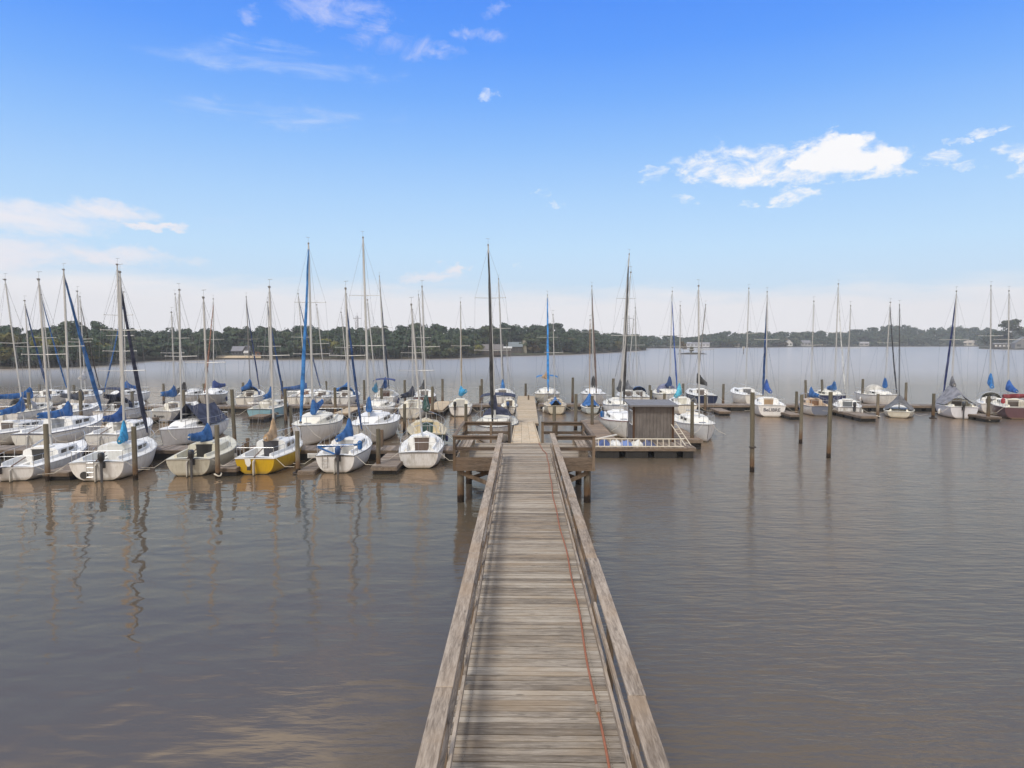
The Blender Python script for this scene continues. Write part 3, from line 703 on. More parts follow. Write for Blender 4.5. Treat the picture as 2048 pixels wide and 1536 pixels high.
# wider platform at the end
pf = empty('viewing_platform', (PC, 30, 0)); tag(pf, 'square wooden platform with railings at the end of the pier, on tall posts', 'platform')
O = (PC, 30, 0); F0, F1 = 27.75, 32.5
def rails(name, a, b, zs, w=.045, h=.12, mat=None):
    for z in zs:
        m = MB(); m.var = random.random(); m.beam((a[0], a[1], z), (b[0], b[1], z), w, h); m.build(name, mat, pf, origin=O)
RTP = DZ + 1.0
for s, x in ((-1, PX0), (1, PX1)):
    xi = PC + s * (PW + .15)
    # near side: fascia boards, rails
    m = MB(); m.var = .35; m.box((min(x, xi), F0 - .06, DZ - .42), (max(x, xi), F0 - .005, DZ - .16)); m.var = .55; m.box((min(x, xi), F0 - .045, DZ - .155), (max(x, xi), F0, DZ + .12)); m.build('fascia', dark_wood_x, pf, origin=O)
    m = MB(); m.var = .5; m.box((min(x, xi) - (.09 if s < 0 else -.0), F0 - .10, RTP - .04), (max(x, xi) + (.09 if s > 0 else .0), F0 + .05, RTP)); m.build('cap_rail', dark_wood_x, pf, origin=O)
    rails('mid_rail', (x, F0 + .0), (xi, F0 + .0), (RTP - .11, DZ + .46), .045, .13, dark_wood_x)
    # side
    m = MB(); m.box((x - .07, F0 + .055, RTP - .04), (x + .07, F1 - .1, RTP)); m.build('cap_rail', dark_wood_y, pf, origin=O)
    rails('mid_rail', (x, F0 + .1), (x, F1 - .06), (DZ + .5, DZ + .2), .045, .13, dark_wood_y)
    m = MB(); m.box((x - .03, F0, DZ - .42), (x + .03, F1, DZ - .045)); m.build('fascia', dark_wood_y, pf, origin=O)
    # far side, open in the middle for the ramp
    xg = PC + s * .78
    m = MB(); m.box((min(x, xg) - .07, F1 - .095, RTP - .04), (max(x, xg) + .07, F1 + .06, RTP)); m.build('cap_rail', dark_wood_x, pf, origin=O)
    rails('mid_rail', (x, F1), (xg, F1), (RTP - .12, DZ + .48), .045, .13, dark_wood_x)
    m = MB(); m.box((min(x, xg), F1 - .03, DZ - .42), (max(x, xg), F1 + .03, DZ - .045)); m.build('fascia', dark_wood_x, pf, origin=O)
    for (px_, py_) in ((x, F0 - .02), (x + s * .0, F1 - .02), (xg, F1 - .02), (x - s * 1.25, F1 - .02), (xi + s * .06, F0 + .02)):
        m = MB(); m.var = random.random(); m.box((px_ - .055, py_ - .055, DZ - .42), (px_ + .055, py_ + .055, RTP - .042)); m.build('rail_post', post_wood, pf, origin=O)
    # bench along the side rail
    m = MB(); m.var = .5
    for k in range(3): m.box((x - s * (.22 + .15 * k) - .065, F0 + .5, DZ + .42), (x - s * (.22 + .15 * k) + .065, F1 - .5, DZ + .46))
    for yy in (F0 + .7, F1 - .7): m.box((min(x - s * .15, x - s * .55), yy - .04, DZ + .002), (max(x - s * .15, x - s * .55), yy + .04, DZ + .419))
    m.build('bench', rail_wood, pf, origin=O)
    for (px_, py_) in ((x - s * .22, F0 + .25), (x - s * .28, F1 - .9), (xi - s * .1, F0 + .4), (xi, F1 - .9)):
        m = MB(); m.var = random.random(); m.tube([(px_, py_, -2.5), (px_, py_, DZ - .05)], .14, 12); m.build('support_post', pile_wood, pf, True, O)
    m = MB(); m.var = .4; m.beam((x - s * .2, F0 + .10, DZ - .5), (xi - s * .1, F0 + .14, .55), .05, .16); m.build('brace', post_wood, pf, origin=O)
    m = MB(); m.var = .2; m.beam((x - s * .25, F1 - .75, .18), (xi - s * .1, F1 - .72, .75), .05, .18); m.beam((x - s * .25, F1 - .68, .75), (xi - s * .1, F1 - .65, .18), .05, .18); m.build('brace', pile_wood, pf, origin=O)

ramp = empty('gangway', (PC, F1, 0)); tag(ramp, 'tan plywood gangway sloping down from the platform to the floating dock', 'gangway')
O = (PC, F1, 0)
def rampz(yy): return DZ + .01 + (0.64 - DZ) * (yy - (F1 - .1)) / 18.5
m = MB()
for k in range(3):
    for r_ in range(6):
        y0 = F1 - .1 + r_ * 3.08; y1 = y0 + 3.06; x0 = PC - .62 + k * .415; x1 = x0 + .405; m.var = random.uniform(.3, .8)
        m.loft([[(x0, y0, rampz(y0) - .04), (x1, y0, rampz(y0) - .04), (x1, y0, rampz(y0)), (x0, y0, rampz(y0))], [(x0, y1, rampz(y1) - .04), (x1, y1, rampz(y1) - .04), (x1, y1, rampz(y1)), (x0, y1, rampz(y1))]], True, True, True)
m.build('walkway', tan_wood, ramp, origin=O)
for s in (-1, 1):
    m = MB(); m.beam((PC + s * .66, F1 - .1, rampz(F1 - .1) - .10), (PC + s * .66, F1 + 18.4, rampz(F1 + 18.4) - .10), .06, .26); m.build('side_beam', tan_wood, ramp, origin=O)
    m = MB(); m.tube([(PC + s * .70, F1 + .15, rampz(F1) - .1), (PC + s * .70, F1 + .15, RTP + .25)], .05, 10); m.build('hinge_post', chrome, ramp, True, O)

# hose along the right side of the deck
pts = []; rh = random.Random(5)
for i, yy in enumerate(np.arange(PY0 + .2, 28.4, .4)):
    x = PC + PW - .135 - max(0, (yy - 10) * .0015) + .022 * math.sin(yy * .55) + .012 * math.sin(yy * 1.7) + (.05 if yy > 24 else 0) * (yy - 24) / 4
    pts.append((x, yy, DZ + .028))
pts += [(PC + .86, 29.2, DZ + .028), (PC + .72, 30.2, DZ + .028), (PC + .66, 31.3, DZ + .028), (PC + .6, 32.2, DZ + .028)]
e = empty('hose', (PC + .8, PY0, DZ)); O = (PC + .8, PY0, DZ)
m = MB(); m.tube(pts, .016, 8); m.build('hose_line', paint('hose_rubber', (.32, .115, .055), .6, .3), e, True, O)
yc = 8.78; xc = PC + PW - .135 + .022 * math.sin(yc * .55) + .012 * math.sin(yc * 1.7)
m = MB(); m.tube([(xc, yc - .09, DZ + .03), (xc, yc + .02, DZ + .03), (xc, yc + .1, DZ + .03)], [.03, .034, .026], 10); m.build('coupling', paint('brass', (.42, .30, .20), .4, .2, metal=.5), e, True, O)
tag(e, 'rust red hose with a brass coupling lying along the right side of the pier', 'hose')

# ------------------------------------------------------------------ floating docks
def dock(name, label, a, b, w, z=.55, cat='dock', tone=None, boards='across', matt=None, fl=True, group=None):
    a = Vector((a[0], a[1], 0)); b = Vector((b[0], b[1], 0)); d = b - a; L = d.length; ang = math.atan2(d.y, d.x)
    e = empty(name, (a.x, a.y, 0), ang - math.pi / 2)      # local y runs along the dock
    m = MB(); y = 0
    while y < L:
        m.var = min(1, max(0, random.gauss(.5, .2))); m.box((-w / 2, y, z - .045), (w / 2, min(L, y + .145), z + random.uniform(-.004, .004))); y += .155
    m.build('deck', matt or dock_wood, e)
    m = MB(); m.var = random.random()
    for s in (-1, 1): m.box((s * w / 2 - .03 if s > 0 else -w / 2 - .02, -.02, z - .20), (w / 2 + .02 if s > 0 else -w / 2 + .03, L + .02, z - .047))
    m.box((-w / 2 + .032, -.04, z - .20), (w / 2 - .032, 0, z - .049)); m.box((-w / 2 + .032, L, z - .20), (w / 2 - .032, L + .04, z - .049))
    m.build('fascia', dark_wood_y, e)
    if fl:
        m = MB(); y = .15
        while y < L - .3:
            y1 = min(L - .1, y + 1.25); m.box((-w / 2 + .05, y, -.25), (w / 2 - .05, y1, z - .205)); y = y1 + .35
        m.build('floats', float_black, e)
    tag(e, label, cat, group)
    return e
fy = 38.2
dock('floating_dock', 'long grey floating dock behind the nearest row of boats', (-62, fy - .1), (-2.2, fy + .5), 1.7)
dock('floating_dock', 'rear floating dock left of the main walkway', (-66, 60.4), (-.4, 65.6), 1.6)
dock('floating_dock', 'rear floating dock right of the main walkway', (1.6, 66.0), (62, 64.4), 1.6)
dock('floating_walkway', 'pale tan main walkway continuing from the gangway to the rear dock', (.32, 50.2), (.45, 74.5), 1.75, .58, matt=wood('walkway_boards', 'y', (.30, .25, .18), (.54, .45, .34), .1))
def finger(px, py, L, w=.95, z=.42, label='', hd=0, matt=None):
    p = at_z(px, py, 0); r = math.radians(hd)
    dock('finger_dock', label, (p.x, p.y), (p.x + math.sin(r) * L, p.y + math.cos(r) * L), w, z, 'finger dock', matt=matt)
finger(112, 962, 5.2, 1.2, .42, 'weathered finger dock between the two leftmost front boats')
finger(452, 953, 5.2, 1.0, .42, 'tilted grey finger dock between the open cream boat and the yellow boat', 2)
finger(612, 950, 3.8, .8, .2, 'low sunken finger dock right of the yellow boat')
finger(768, 950, 5.6, 1.25, .42, 'brown finger dock between the blue-motored boat and the rightmost front boat')
finger(818, 893, 9.5, 1.1, .45, 'wet brown finger dock right of the two big white bow-in boats', matt=dock_wood)
finger(512, 846, 3.4, 1.2, .5, 'short brown finger dock left of the light blue sailboat', matt=dock_wood_y)
finger(682, 838, 5.0, 1.2, .5, 'tan finger dock behind the two big white bow-in boats', matt=tan_wood)
finger(868, 833, 8.5, 1.5, .58, 'pale tan wide finger dock left of the small white stern with the black motor', matt=tan_wood)
finger(288, 849, 6.0, 1.0, .45, 'narrow finger dock left of the boat named Raven')
finger(60, 852, 6.0, 1.0, .45, 'finger dock beside the wheel-steered boat at the far left')
finger(1592, 840, 4.6, 1.0, .45, 'rusty brown finger dock right of the boat named BeLIBRE')
finger(1738, 844, 5.5, 1.3, .48, 'dark grey finger dock with black floats left of the tarp-covered boat')
finger(1988, 845, 4.6, 1.2, .45, 'narrow finger dock left of the maroon sailboat')
finger(1232, 838, 6.5, 1.0, .5, 'dark grey finger dock left of the shed roof')
finger(1450, 832, 3.0, 1.0, .4, 'stub of dock right of the navy hulled boat')

# shed dock
dock('floating_dock', 'floating dock section carrying the grey kiosk', (4.0, 40.1), (9.62, 40.1), 3.0, .60, matt=dock_wood)
dock('floating_dock', 'brown side dock left of the kiosk, behind the platform', (5.02, 41.7), (5.02, 52.0), 1.35, .60, matt=dock_wood_y)
dock('floating_dock', 'brown side dock right of the kiosk under the white bow', (9.85, 41.7), (9.85, 47.3), 1.9, .60, matt=dock_wood_y)
sh = empty('kiosk', (7.66, 40.7, .6)); SX, SY, SH = 2.28, 2.2, 2.2
m = MB(); w2 = SX / 2; dk = .06; zf, zb = 2.12, 2.17
m.add([(-w2, 0, 0), (w2, 0, 0), (w2, SY, 0), (-w2, SY, 0), (-w2, 0, zf), (w2, 0, zf), (w2, SY, zb), (-w2, SY, zb)], [(0, 1, 5, 4), (1, 2, 6, 5), (2, 3, 7, 6), (3, 0, 4, 7), (4, 5, 6, 7)])
def siding():
    mm, t, p = mat_base('grey_siding')
    ob = t.new('ShaderNodeTexCoord').outputs['Object']; sp = t.new('ShaderNodeSeparateXYZ'); t.l.new(ob, sp.inputs[0])
    gv = t.math('PINGPONG', t.math('ADD', t.math('ADD', sp.outputs[0], sp.outputs[1]), 10.0), .1)
    n = t.noise(t.mapping(ob, (3, 3, .6)), 2.2, 8, .65); n3 = t.noise(ob, 1.1, 5, .6)
    cc = t.mix(t.smooth(t.math('ADD', t.math('MULTIPLY', n, .6), t.math('MULTIPLY', n3, .4)), .36, .64), (.105, .091, .083), (.165, .146, .135))
    cc = t.mix(t.smooth(gv, .0, .007, .75, 0.0), cc, (.03, .026, .025))
    t.l.new(cc, p.inputs['Base Color']); p.inputs['Roughness'].default_value = .85
    b = t.new('ShaderNodeBump'); b.inputs['Distance'].default_value = .012; t.l.new(t.smooth(gv, .0, .012), b.inputs['Height']); t.l.new(b.outputs[0], p.inputs['Normal'])
    return mm
m.build('wall', siding(), sh)
m = MB(); ov = .26
m.loft([[(-w2 - ov, -ov - .05, zf - .02), (w2 + ov, -ov - .05, zf - .02), (w2 + ov, -ov - .05, zf + .07), (-w2 - ov, -ov - .05, zf + .07)], [(-w2 - ov, SY + ov, zb + .045), (w2 + ov, SY + ov, zb + .045), (w2 + ov, SY + ov, zb + .12), (-w2 - ov, SY + ov, zb + .12)]], True, True, True)
m.build('roof', paint('roof_felt', (.17, .17, .185), .7, .3), sh)
for s in (-1, 1):
    m = MB(); m.var = .2; m.box((s * w2 - .06, -.03, 0), (s * w2 + .06, .05, zf - .03)); m.build('corner_trim', wood('rust_trim', 'z', (.045, .025, .015), (.14, .075, .04), .2), sh)
m = MB(); m.box((-w2 - .045, .35, .95), (-w2 - .004, 1.35, 1.82)); m.build('window_frame', paint('white_frame', (.72, .72, .70), .5, .2), sh)
m = MB(); m.box((-w2 - .055, .44, 1.03), (-w2 - .047, 1.26, 1.74)); m.build('window', paint('kiosk_glass', (.18, .19, .20), .12, .05), sh)
m = MB(); m.box((-w2 - .03, .1, 1.9), (-w2 - .003, SY - .1, 2.08)); m.build('upper_panel', paint('tan_panel', (.30, .24, .18), .8, .25), sh)
tag(sh, 'weathered grey kiosk with a sloping flat roof on the floating dock', 'kiosk')
def ladder(label, a, b, upv, w, n, r=.022, mat=None):
    a = Vector(a); b = Vector(b); u = Vector(upv).normalized() * w
    e = empty('ladder', a); m = MB()
    m.tube([(0, 0, 0), b - a], r * 1.3, 6); m.tube([u, b - a + u], r * 1.3, 6); m.build('rails', mat, e, True)
    for i in range(n):
        m = MB(); p = (b - a) * ((i + .5) / n); m.tube([p, p + u], r, 6); m.build('rung', mat, e, True)
    tag(e, label, 'ladder')
lad = paint('ladder_alloy', (.60, .56, .48), .45, .2)
ladder('long pale ladder lying on edge along the front of the kiosk dock', (4.1, 38.72, .64), (9.0, 38.72, .64), (0, .10, .42), .42, 15, .024, lad)
ladder('short ladder leaning on the right wall of the kiosk', (9.2, 39.2, .62), (8.55, 41.2, 1.95), (.35, .1, 0), .34, 6, .02, lad)
e = empty('tarp_pile', (5.2, 39.6, .6)); rng_ = random.Random(3)
for k, colr in enumerate([(.06, .10, .26), (.55, .56, .56), (.10, .16, .36), (.5, .5, .48), (.07, .09, .18)]):
    m = MB(); x0 = -.9 + k * .62
    rings = []
    for i in range(9):
        u = i / 8; x = x0 + u * .75; hh_ = .05 + .26 * math.sin(math.pi * u) * rng_.uniform(.7, 1.1)
        rings.append([(x, -.45 + .9 * (j / 8), .005 + max(0, hh_ * math.sin(math.pi * j / 8) * rng_.uniform(.7, 1.2))) for j in range(9)])
    m.loft(rings, closed=False); m.build('tarp', cloth('tarp_cloth', colr), e, True)
tag(e, 'heap of blue and white tarps on the dock behind the ladder', 'tarps')
e = empty('plank', (4.2, 41.3, .62)); m = MB(); m.beam((0, 0, .02), (1.5, .6, .25), .2, .05); m.build('board', paint('white_board', (.62, .60, .56), .7, .2), e); tag(e, 'white painted plank lying aslant left of the kiosk', 'plank')
# ------------------------------------------------------------------ sailboats
WHITE_P, CREAM_P, GREY_P = (.80, .80, .79), (.62, .57, .45), (.45, .45, .45)
BLUE_C, DBLUE_C, NAVY_C, CYAN_C = (.010, .10, .31), (.012, .06, .20), (.014, .020, .055), (.015, .26, .50)
BLACK_C, GREY_C, TAN_C, GREEN_C, MAROON_C = (.012, .012, .013), (.13, .13, .14), (.42, .28, .155), (.012, .06, .045), (.16, .012, .02)
TEAK = (.16, .085, .045)
def font_mesh(text, size):
    cu = bpy.data.curves.new('lettering', 'FONT'); cu.body = text; cu.size = size; cu.align_x = 'CENTER'; cu.align_y = 'CENTER'; cu.extrude = .002; cu.offset = size * .012
    o = bpy.data.objects.new('lettering_src', cu); COL.objects.link(o)
    bpy.context.view_layer.update()
    me = bpy.data.meshes.new_from_object(o); bpy.data.objects.remove(o)
    return me
NB = [0]
def boat(label, px, py, end='s', h=0.0, L=6.4, B=None, fb=.72, hull=WHITE_P, deck=WHITE_P, tw=.72, mast=None, ms=.58, mr=.055, cover=None, jib=None, stripe=(.10, .11, .13), motor=None, mx=.35,
         bim=None, text=None, hatch=(.11, .09, .08), cabin=True, cabh=.41, win='two', rails=True, transom=None, rudder=True, near=False, spread=(.55,), tint=None, dirt=.18, side_text=None, extras=None, group='sailboats moored at the docks', mastmat=None, sl=1.0, bx=None, mpx=None):
    rng = random.Random(NB[0] * 31 + 5); NB[0] += 1
    B = B or L * .34; mr = mr * .86
    if deck == WHITE_P: deck = rng.choice([(.80, .80, .79), (.78, .76, .70), (.70, .71, .71), (.76, .73, .64), (.80, .80, .79)])
    if hull == WHITE_P: hull = rng.choice([(.80, .80, .79), (.78, .77, .73), (.74, .75, .76), (.80, .80, .79)]); dirt = dirt * rng.uniform(.7, 1.6)
    g = at_z(px, py, 0)
    if bx is not None:                     # heading that brings the bow under the photograph's forestay
        best = None
        for k in range(-90, 91):
            hh_ = math.radians(k * .5); q = g + Vector((math.sin(hh_), math.cos(hh_), 0)) * L
            v_ = CM.inverted() @ (Vector((q.x, q.y, .9)) - Vector((0, 0, H))); er = abs(CX + F * v_.x / -v_.z - bx)
            if best is None or er < best[0]: best = (er, k * .5)
        h = best[1]
    hr = math.radians(h)
    fwd = Vector((math.sin(hr), math.cos(hr), 0))
    if end == 'b': g = g - fwd * (L * .985)
    e = empty('sailboat', (g.x, g.y, 0), -hr)
    inv = Matrix.Rotation(hr, 4, 'Z') @ Matrix.Translation((-g.x, -g.y, 0))
    hm = paint('hull_gelcoat', hull, .28, dirt, .55); dm = paint('deck_gelcoat', deck, .5, dirt)
    rk = .11 * L * .55
    def hb(s):
        if s < .42: f = tw + (1 - tw) * math.sin(math.pi / 2 * s / .42)
        else: f = max(0.0, 1 - ((s - .42) / .58) ** 2.3) ** .92
        return max(.015, B / 2 * f)
    def zs(s): return fb * (1 + .30 * max(0, s - .25) ** 2 / .56 + .06 * (1 - s) ** 2)
    def zb(s): return -.03 - .42 * math.sin(math.pi * min(1, max(0, s))) ** .8
    def hp(s, ph, side=1):
        z = zs(s) - (zs(s) - zb(s)) * math.sin(ph)
        x = hb(s) * math.cos(ph) ** .62 * (1 - .22 * s * s * math.sin(ph))
        up = max(0, z) / zs(s)
        y = s * L + rk * up * s ** 4 - .10 * (1 - up) * 0 + (-.16 * up) * (1 - s) ** 8
        return Vector((side * x, y, z))
    phs = [math.pi / 2 * (k / 8) for k in range(9)]
    st = [0, .04, .1, .18, .27, .36, .45, .54, .63, .72, .8, .87, .93, .97, 1.0]
    rings = [[hp(s, p, 1) for p in phs] + [hp(s, p, -1) for p in phs[-2::-1]] for s in st]
    m = MB(); m.loft(rings, closed=False, cap0=True); m.build('hull', hm, e, True)
    # deck with a cockpit well
    c0, c1 = .05, .36
    def flat(s):
        b = hb(s) - .012; z = zs(s); y = hp(s, 0).y
        xs = [1, .8, .66, .6, .5, .35, .2, 0]
        return [(b * t, y, z + .045 * (1 - t * t)) for t in xs] + [(-b * t, y, z + .045 * (1 - t * t)) for t in xs[-2::-1]]
    def well(s):
        b = hb(s) - .012; cw = b * .62; z = zs(s); y = hp(s, 0).y
        pr = [(b, 0), (cw + .13, .04), (cw + .07, .17), (cw, .17), (cw - .02, -.16), (cw * .5, -.16), (cw * .48, -.46), (0, -.46)]
        return [(x, y, z + d) for x, d in pr] + [(-x, y, z + d) for x, d in pr[-2::-1]]
    rr = [flat(0), flat(c0), well(c0 + .001), well(.14), well(.22), well(.3), well(c1 - .001), flat(c1)] + [flat(s) for s in st if s > c1 + .02]
    m = MB(); m.loft(rr, closed=False); m.build('deck', dm, e, True)
    if transom:
        m = MB(); q = [hp(0, p, 1) for p in phs] + [hp(0, p, -1) for p in phs[-2::-1]]
        m.add([(p.x * .985, p.y - .006, p.z) for p in q], [list(range(len(q)))[::-1]]); m.build('transom', paint('transom_paint', transom, .35, .2, .4), e)
    m = MB()
    for s_ in (-1, 1): m.tube([hp(s, 0.02, s_) + Vector((s_ * .012, 0, .0)) for s in st], .022, 6)
    m.tube([hp(0, 0.02, 1) + Vector((0, -.01, 0)), hp(0, .02, -1) + Vector((0, -.01, 0))], .022, 6)
    m.build('rub_rail', paint('rail_trim', stripe, .5, .1), e, True)
    # cabin
    a0, a1 = .36, .78
    def cab(s):
        u = (s - a0) / (a1 - a0); hh = cabh * (1 - max(0, u) ** 2.6) ** .75 + .02
        w = min(hb(s) * .70, B / 2 * .66) * (1 - .25 * max(0, u) ** 3); return w, hh
    def cpt(s, k):
        w, hh = cab(s); y = hp(s, 0).y; z = zs(s) + .02
        pr = [(w, -.03), (w * .95, hh * .82), (w * .84, hh * .97), (w * .45, hh * 1.08), (0, hh * 1.12)]
        x, d = pr[k]; return Vector((x, y, z + d))
    top = lambda s: cpt(s, 4).z
    if cabin:
        cs = [a0 + (a1 - a0) * i / 9 for i in range(10)]
        rings = []
        for s in cs:
            r_ = [cpt(s, k) for k in range(5)]; rings.append(r_ + [Vector((-p.x, p.y, p.z)) for p in r_[-2::-1]])
        m = MB(); m.loft(rings, closed=False, cap0=True, cap1=True); cb_ = m.build('cabin', dm, e, True)
        w, hh = cab(a0); y = hp(a0, 0).y; z = zs(a0)
        hw = min(.36, w * .5)
        m = MB(); m.add([(-hw, y - .012, z - .30), (hw, y - .012, z - .30), (hw * 1.1, y - .012, z + hh * .98), (-hw * 1.1, y - .012, z + hh * .98)], [(0, 1, 2, 3)])
        m.box((-hw * 1.1 - .03, y - .03, z + hh * .98), (hw * 1.1 + .03, y - .0, z + hh * 1.02)); m.build('companionway', paint('hatch_board', hatch, .5, .25), cb_)
        z = top(a0 + .03); y = hp(a0, 0).y
        m = MB(); m.box((-hw * 1.15, y + .0, z - .03), (hw * 1.15, y + .62, z + .05)); m.build('hatch', dm, cb_, bevel=.015)
        if win:
            spans = {'two': [(.40, .49), (.52, .61)], 'one': [(.42, .60)], 'round': [(.44, .475), (.54, .575)]}[win]
            for s_ in (-1, 1):
                for (s0, s1) in spans:
                    q = []
                    for s in np.linspace(s0, s1, 4):
                        p0, p1 = cpt(s, 0), cpt(s, 1); t0, t1 = (.40, .86)
                        for t in (t0, t1):
                            p = p0.lerp(p1, t); q.append((s_ * (p.x + .012), p.y + (.05 if t == t1 else 0), p.z))
                    m = MB(); m.add(q, [(2 * i, 2 * i + 2, 2 * i + 3, 2 * i + 1) for i in range(3)]); m.build('window', glass_dk, cb_)
        m = MB(); y = hp(.80, 0).y; z = zs(.80) + .03; m.box((-.2, y - .2, z), (.2, y + .2, z + .05)); m.build('fore_hatch', paint('smoke_hatch', (.10, .10, .11), .3, .1), e, bevel=.012)
    # handrails, pulpits, lifelines
    if rails:
        m = MB()
        for s_ in (-1, 1):
            q = [hp(s, 0, s_) for s in (.80, .88, .95, 1.0)]
            m.tube([Vector((p.x * .9, p.y, p.z + .52)) for p in q[:3]] + [Vector((0, q[3].y + .05, q[3].z + .54))], .016, 6)
            for p in (q[0], q[2]): m.tube([Vector((p.x * .9, p.y, p.z)), Vector((p.x * .9, p.y, p.z + .52))], .014, 5)
        m.build('pulpit', chrome, e, True)
        m = MB(); lp = []
        for s_ in (1, -1):
            q = [hp(s, 0, s_) for s in (.20, .10, .015)]; w_ = [Vector((p.x * .93, p.y, p.z + .5)) for p in q]
            lp += w_ if s_ > 0 else w_[::-1]
            for p in q: m.tube([Vector((p.x * .93, p.y, p.z)), Vector((p.x * .93, p.y, p.z + .5))], .014, 5)
        m.tube(lp, .012, 6)
        m.build('stern_rail', chrome, e, True)
        m = MB()
        for s_ in (-1, 1):
            for s in (.36, .52, .67):
                p = hp(s, 0, s_); m.tube([Vector((p.x * .95, p.y, p.z)), Vector((p.x * .95, p.y, p.z + .52))], .012, 5)
            m.tube([hp(s, 0, s_) * 1 + Vector((-s_ * .05, 0, .51)) for s in (.2, .36, .52, .67, .80)], .007, 4)
        m.build('lifelines', chrome, e, True)
    # spars: the mast is stepped where the photograph shows its foot
    if mpx is not None:
        best = None
        for k in range(40, 70):
            q = e.location + Matrix.Rotation(-hr, 3, 'Z') @ Vector((0, k * .01 * L, fb + .4)); v_ = CM.inverted() @ (q - Vector((0, 0, H)))
            er = abs(CX + F * v_.x / -v_.z - mpx) + abs(k * .01 - .56) * 6
            if best is None or er < best[0]: best = (er, k * .01)
        ms = best[1]
    bz = top(ms) if cabin else zs(ms) + .04
    if not cabin and ms > .5: bz = zs(ms) + .04
    my = ms * L
    foot = Vector((0, my, bz))
    if mast:
        wf = e.location + Matrix.Rotation(-hr, 3, 'Z') @ foot
        tp = at_y(mast[0], mast[1], wf.y); tip = inv @ tp
        lim = .085 * (tip.z - bz)
        dx = tip.x - foot.x
        dv = Vector((max(-lim, min(lim, tip.x)), my - .012 * (tip.z - bz), tip.z)) - foot
        tip = foot + dv; at_ = lambda t: foot + dv * t
        mm_ = mastmat or alu
        m = MB(); m.tube([foot, at_(.55), at_(.85), tip], [mr, mr, mr * .9, mr * .62], 8); mo_ = m.build('mast', mm_, e, True)
        m = MB(); m.tube([tip + Vector((0, 0, -.02)), tip + Vector((0, -.22, .03))], .02, 5); m.tube([tip, tip + Vector((.0, .05, .42))], .006, 4); m.tube([tip + Vector((-.10, .05, .40)), tip + Vector((.14, .05, .42))], .008, 4); m.box((tip.x - .045, tip.y - .06, tip.z - .03), (tip.x + .045, tip.y + .06, tip.z + .07)); m.build('masthead', alu_d, mo_)
        hbm = hb(ms) * .93; cpz = zs(ms)
        w = MB()
        for f in spread:
            m = MB(); c_ = at_(f); wd = B * .40 * sl * (1 if f == spread[0] else .85)
            for s_ in (-1, 1):
                sp_ = c_ + Vector((s_ * wd, -.08, .03)); m.tube([c_, sp_], [.022, .016], 5); m.box((sp_.x - .02, sp_.y - .03, sp_.z - .035), (sp_.x + .02, sp_.y + .03, sp_.z + .035))
            m.build('spreader', mm_, mo_)
        for s_ in (-1, 1):
            q = [Vector((s_ * hbm, my - .1, cpz))] + [at_(f) + Vector((s_ * B * .40 * sl * (1 if f == spread[0] else .85), -.08, .03)) for f in spread] + [at_(.985)]
            w.tube(q, .0055, 4); w.tube([Vector((s_ * hbm * .95, my + .25, cpz)), at_(spread[0] if spread else .6)], .0055, 4)
            w.tube([Vector((s_ * hbm * .95, my - .4, cpz)), at_(spread[0] if spread else .6)], .0055, 4)
        bow = Vector((0, L + rk * .9, zs(1) + .02)); w.tube([bow, at_(.97)], .0055, 4)
        w.tube([Vector((0, -.05, zs(0))), at_(.99)], .0055, 4)
        w.tube([foot + Vector((.09, .02, .9)), at_(.97) + Vector((.06, 0, 0))], .006, 4)
        w.build('rigging', steel_wire, e)
        # furled headsail
        if jib:
            col, jr, jt = (list(jib) + [.09, .95])[:3] if len(jib) < 3 else jib
            a_ = bow + Vector((0, -.05, .22)); b_ = at_(jt); q = []; r_ = []
            for i in range(15):
                u = i / 14; q.append(a_.lerp(b_, u) + Vector((rng.uniform(-.012, .012), -.10 * math.sin(math.pi * u), 0))); r_.append(jr * (.55 + .55 * min(1, u * 6)) * (1 - .62 * max(0, u - .25) / .75) * rng.uniform(.9, 1.1))
            r_[0] = .05; r_[-1] = .025
            m = MB(); m.tube(q, r_, 8); fs_ = m.build('furled_sail', cloth('sail_cover', col), e, True)
            m = MB(); m.tube([bow + Vector((0, -.05, .10)), bow + Vector((0, -.05, .22))], .085, 10); m.build('furler_drum', alu_d, fs_, True)
        if not cover and near:
            bs = foot + dv.normalized() * .5 + Vector((0, -.08, 0)); m = MB(); m.tube([bs, bs + Vector((.25, -2.5, -.22))], .042, 8); m.build('boom', mm_, e, True)
        # boom with its sail cover
        if cover:
            col = cover[0]; ln = cover[1]; an = math.radians(cover[2]) if not isinstance(cover[2], tuple) else 0.0; drop = cover[3] if len(cover) > 3 else -.05; bhh = cover[4] if len(cover) > 4 else .75; fat = min(1.25, cover[5] if len(cover) > 5 else 1.0)
            if isinstance(cover[2], tuple):          # swing and droop of the boom as seen in the photograph
                ex, ey, ty = cover[2]; best = None; drop = 0.0
                wb = e.location + Matrix.Rotation(-hr, 3, 'Z') @ foot
                bhh = max(.12, min(2.6, at_y(wf.x * 0 + ex, ty, wb.y).z - bz - (.22 + .58 * fat)))
                for it in range(2):
                    best = None
                    for k in range(-85, 86):
                        aa = math.radians(k); q = foot + dv.normalized() * bhh + Vector((math.sin(aa), -math.cos(aa), 0)) * ln * 1.05 + Vector((0, 0, drop))
                        wq = e.location + Matrix.Rotation(-hr, 3, 'Z') @ q; vq = CM.inverted() @ (wq - Vector((0, 0, H)))
                        er = abs(CX + F * vq.x / -vq.z - ex) + abs(k) * .04
                        if best is None or er < best[0]: best = (er, aa, wq, CY - F * vq.y / -vq.z)
                    an = best[1]
                    if ey is not None: drop = max(-.8, min(.5, drop + (best[3] - ey) * best[2].y / F))
            bd = Vector((math.sin(an), -math.cos(an), 0)); sd_ = Vector((bd.y, -bd.x, 0))
            bs = foot + dv.normalized() * bhh + bd * .08
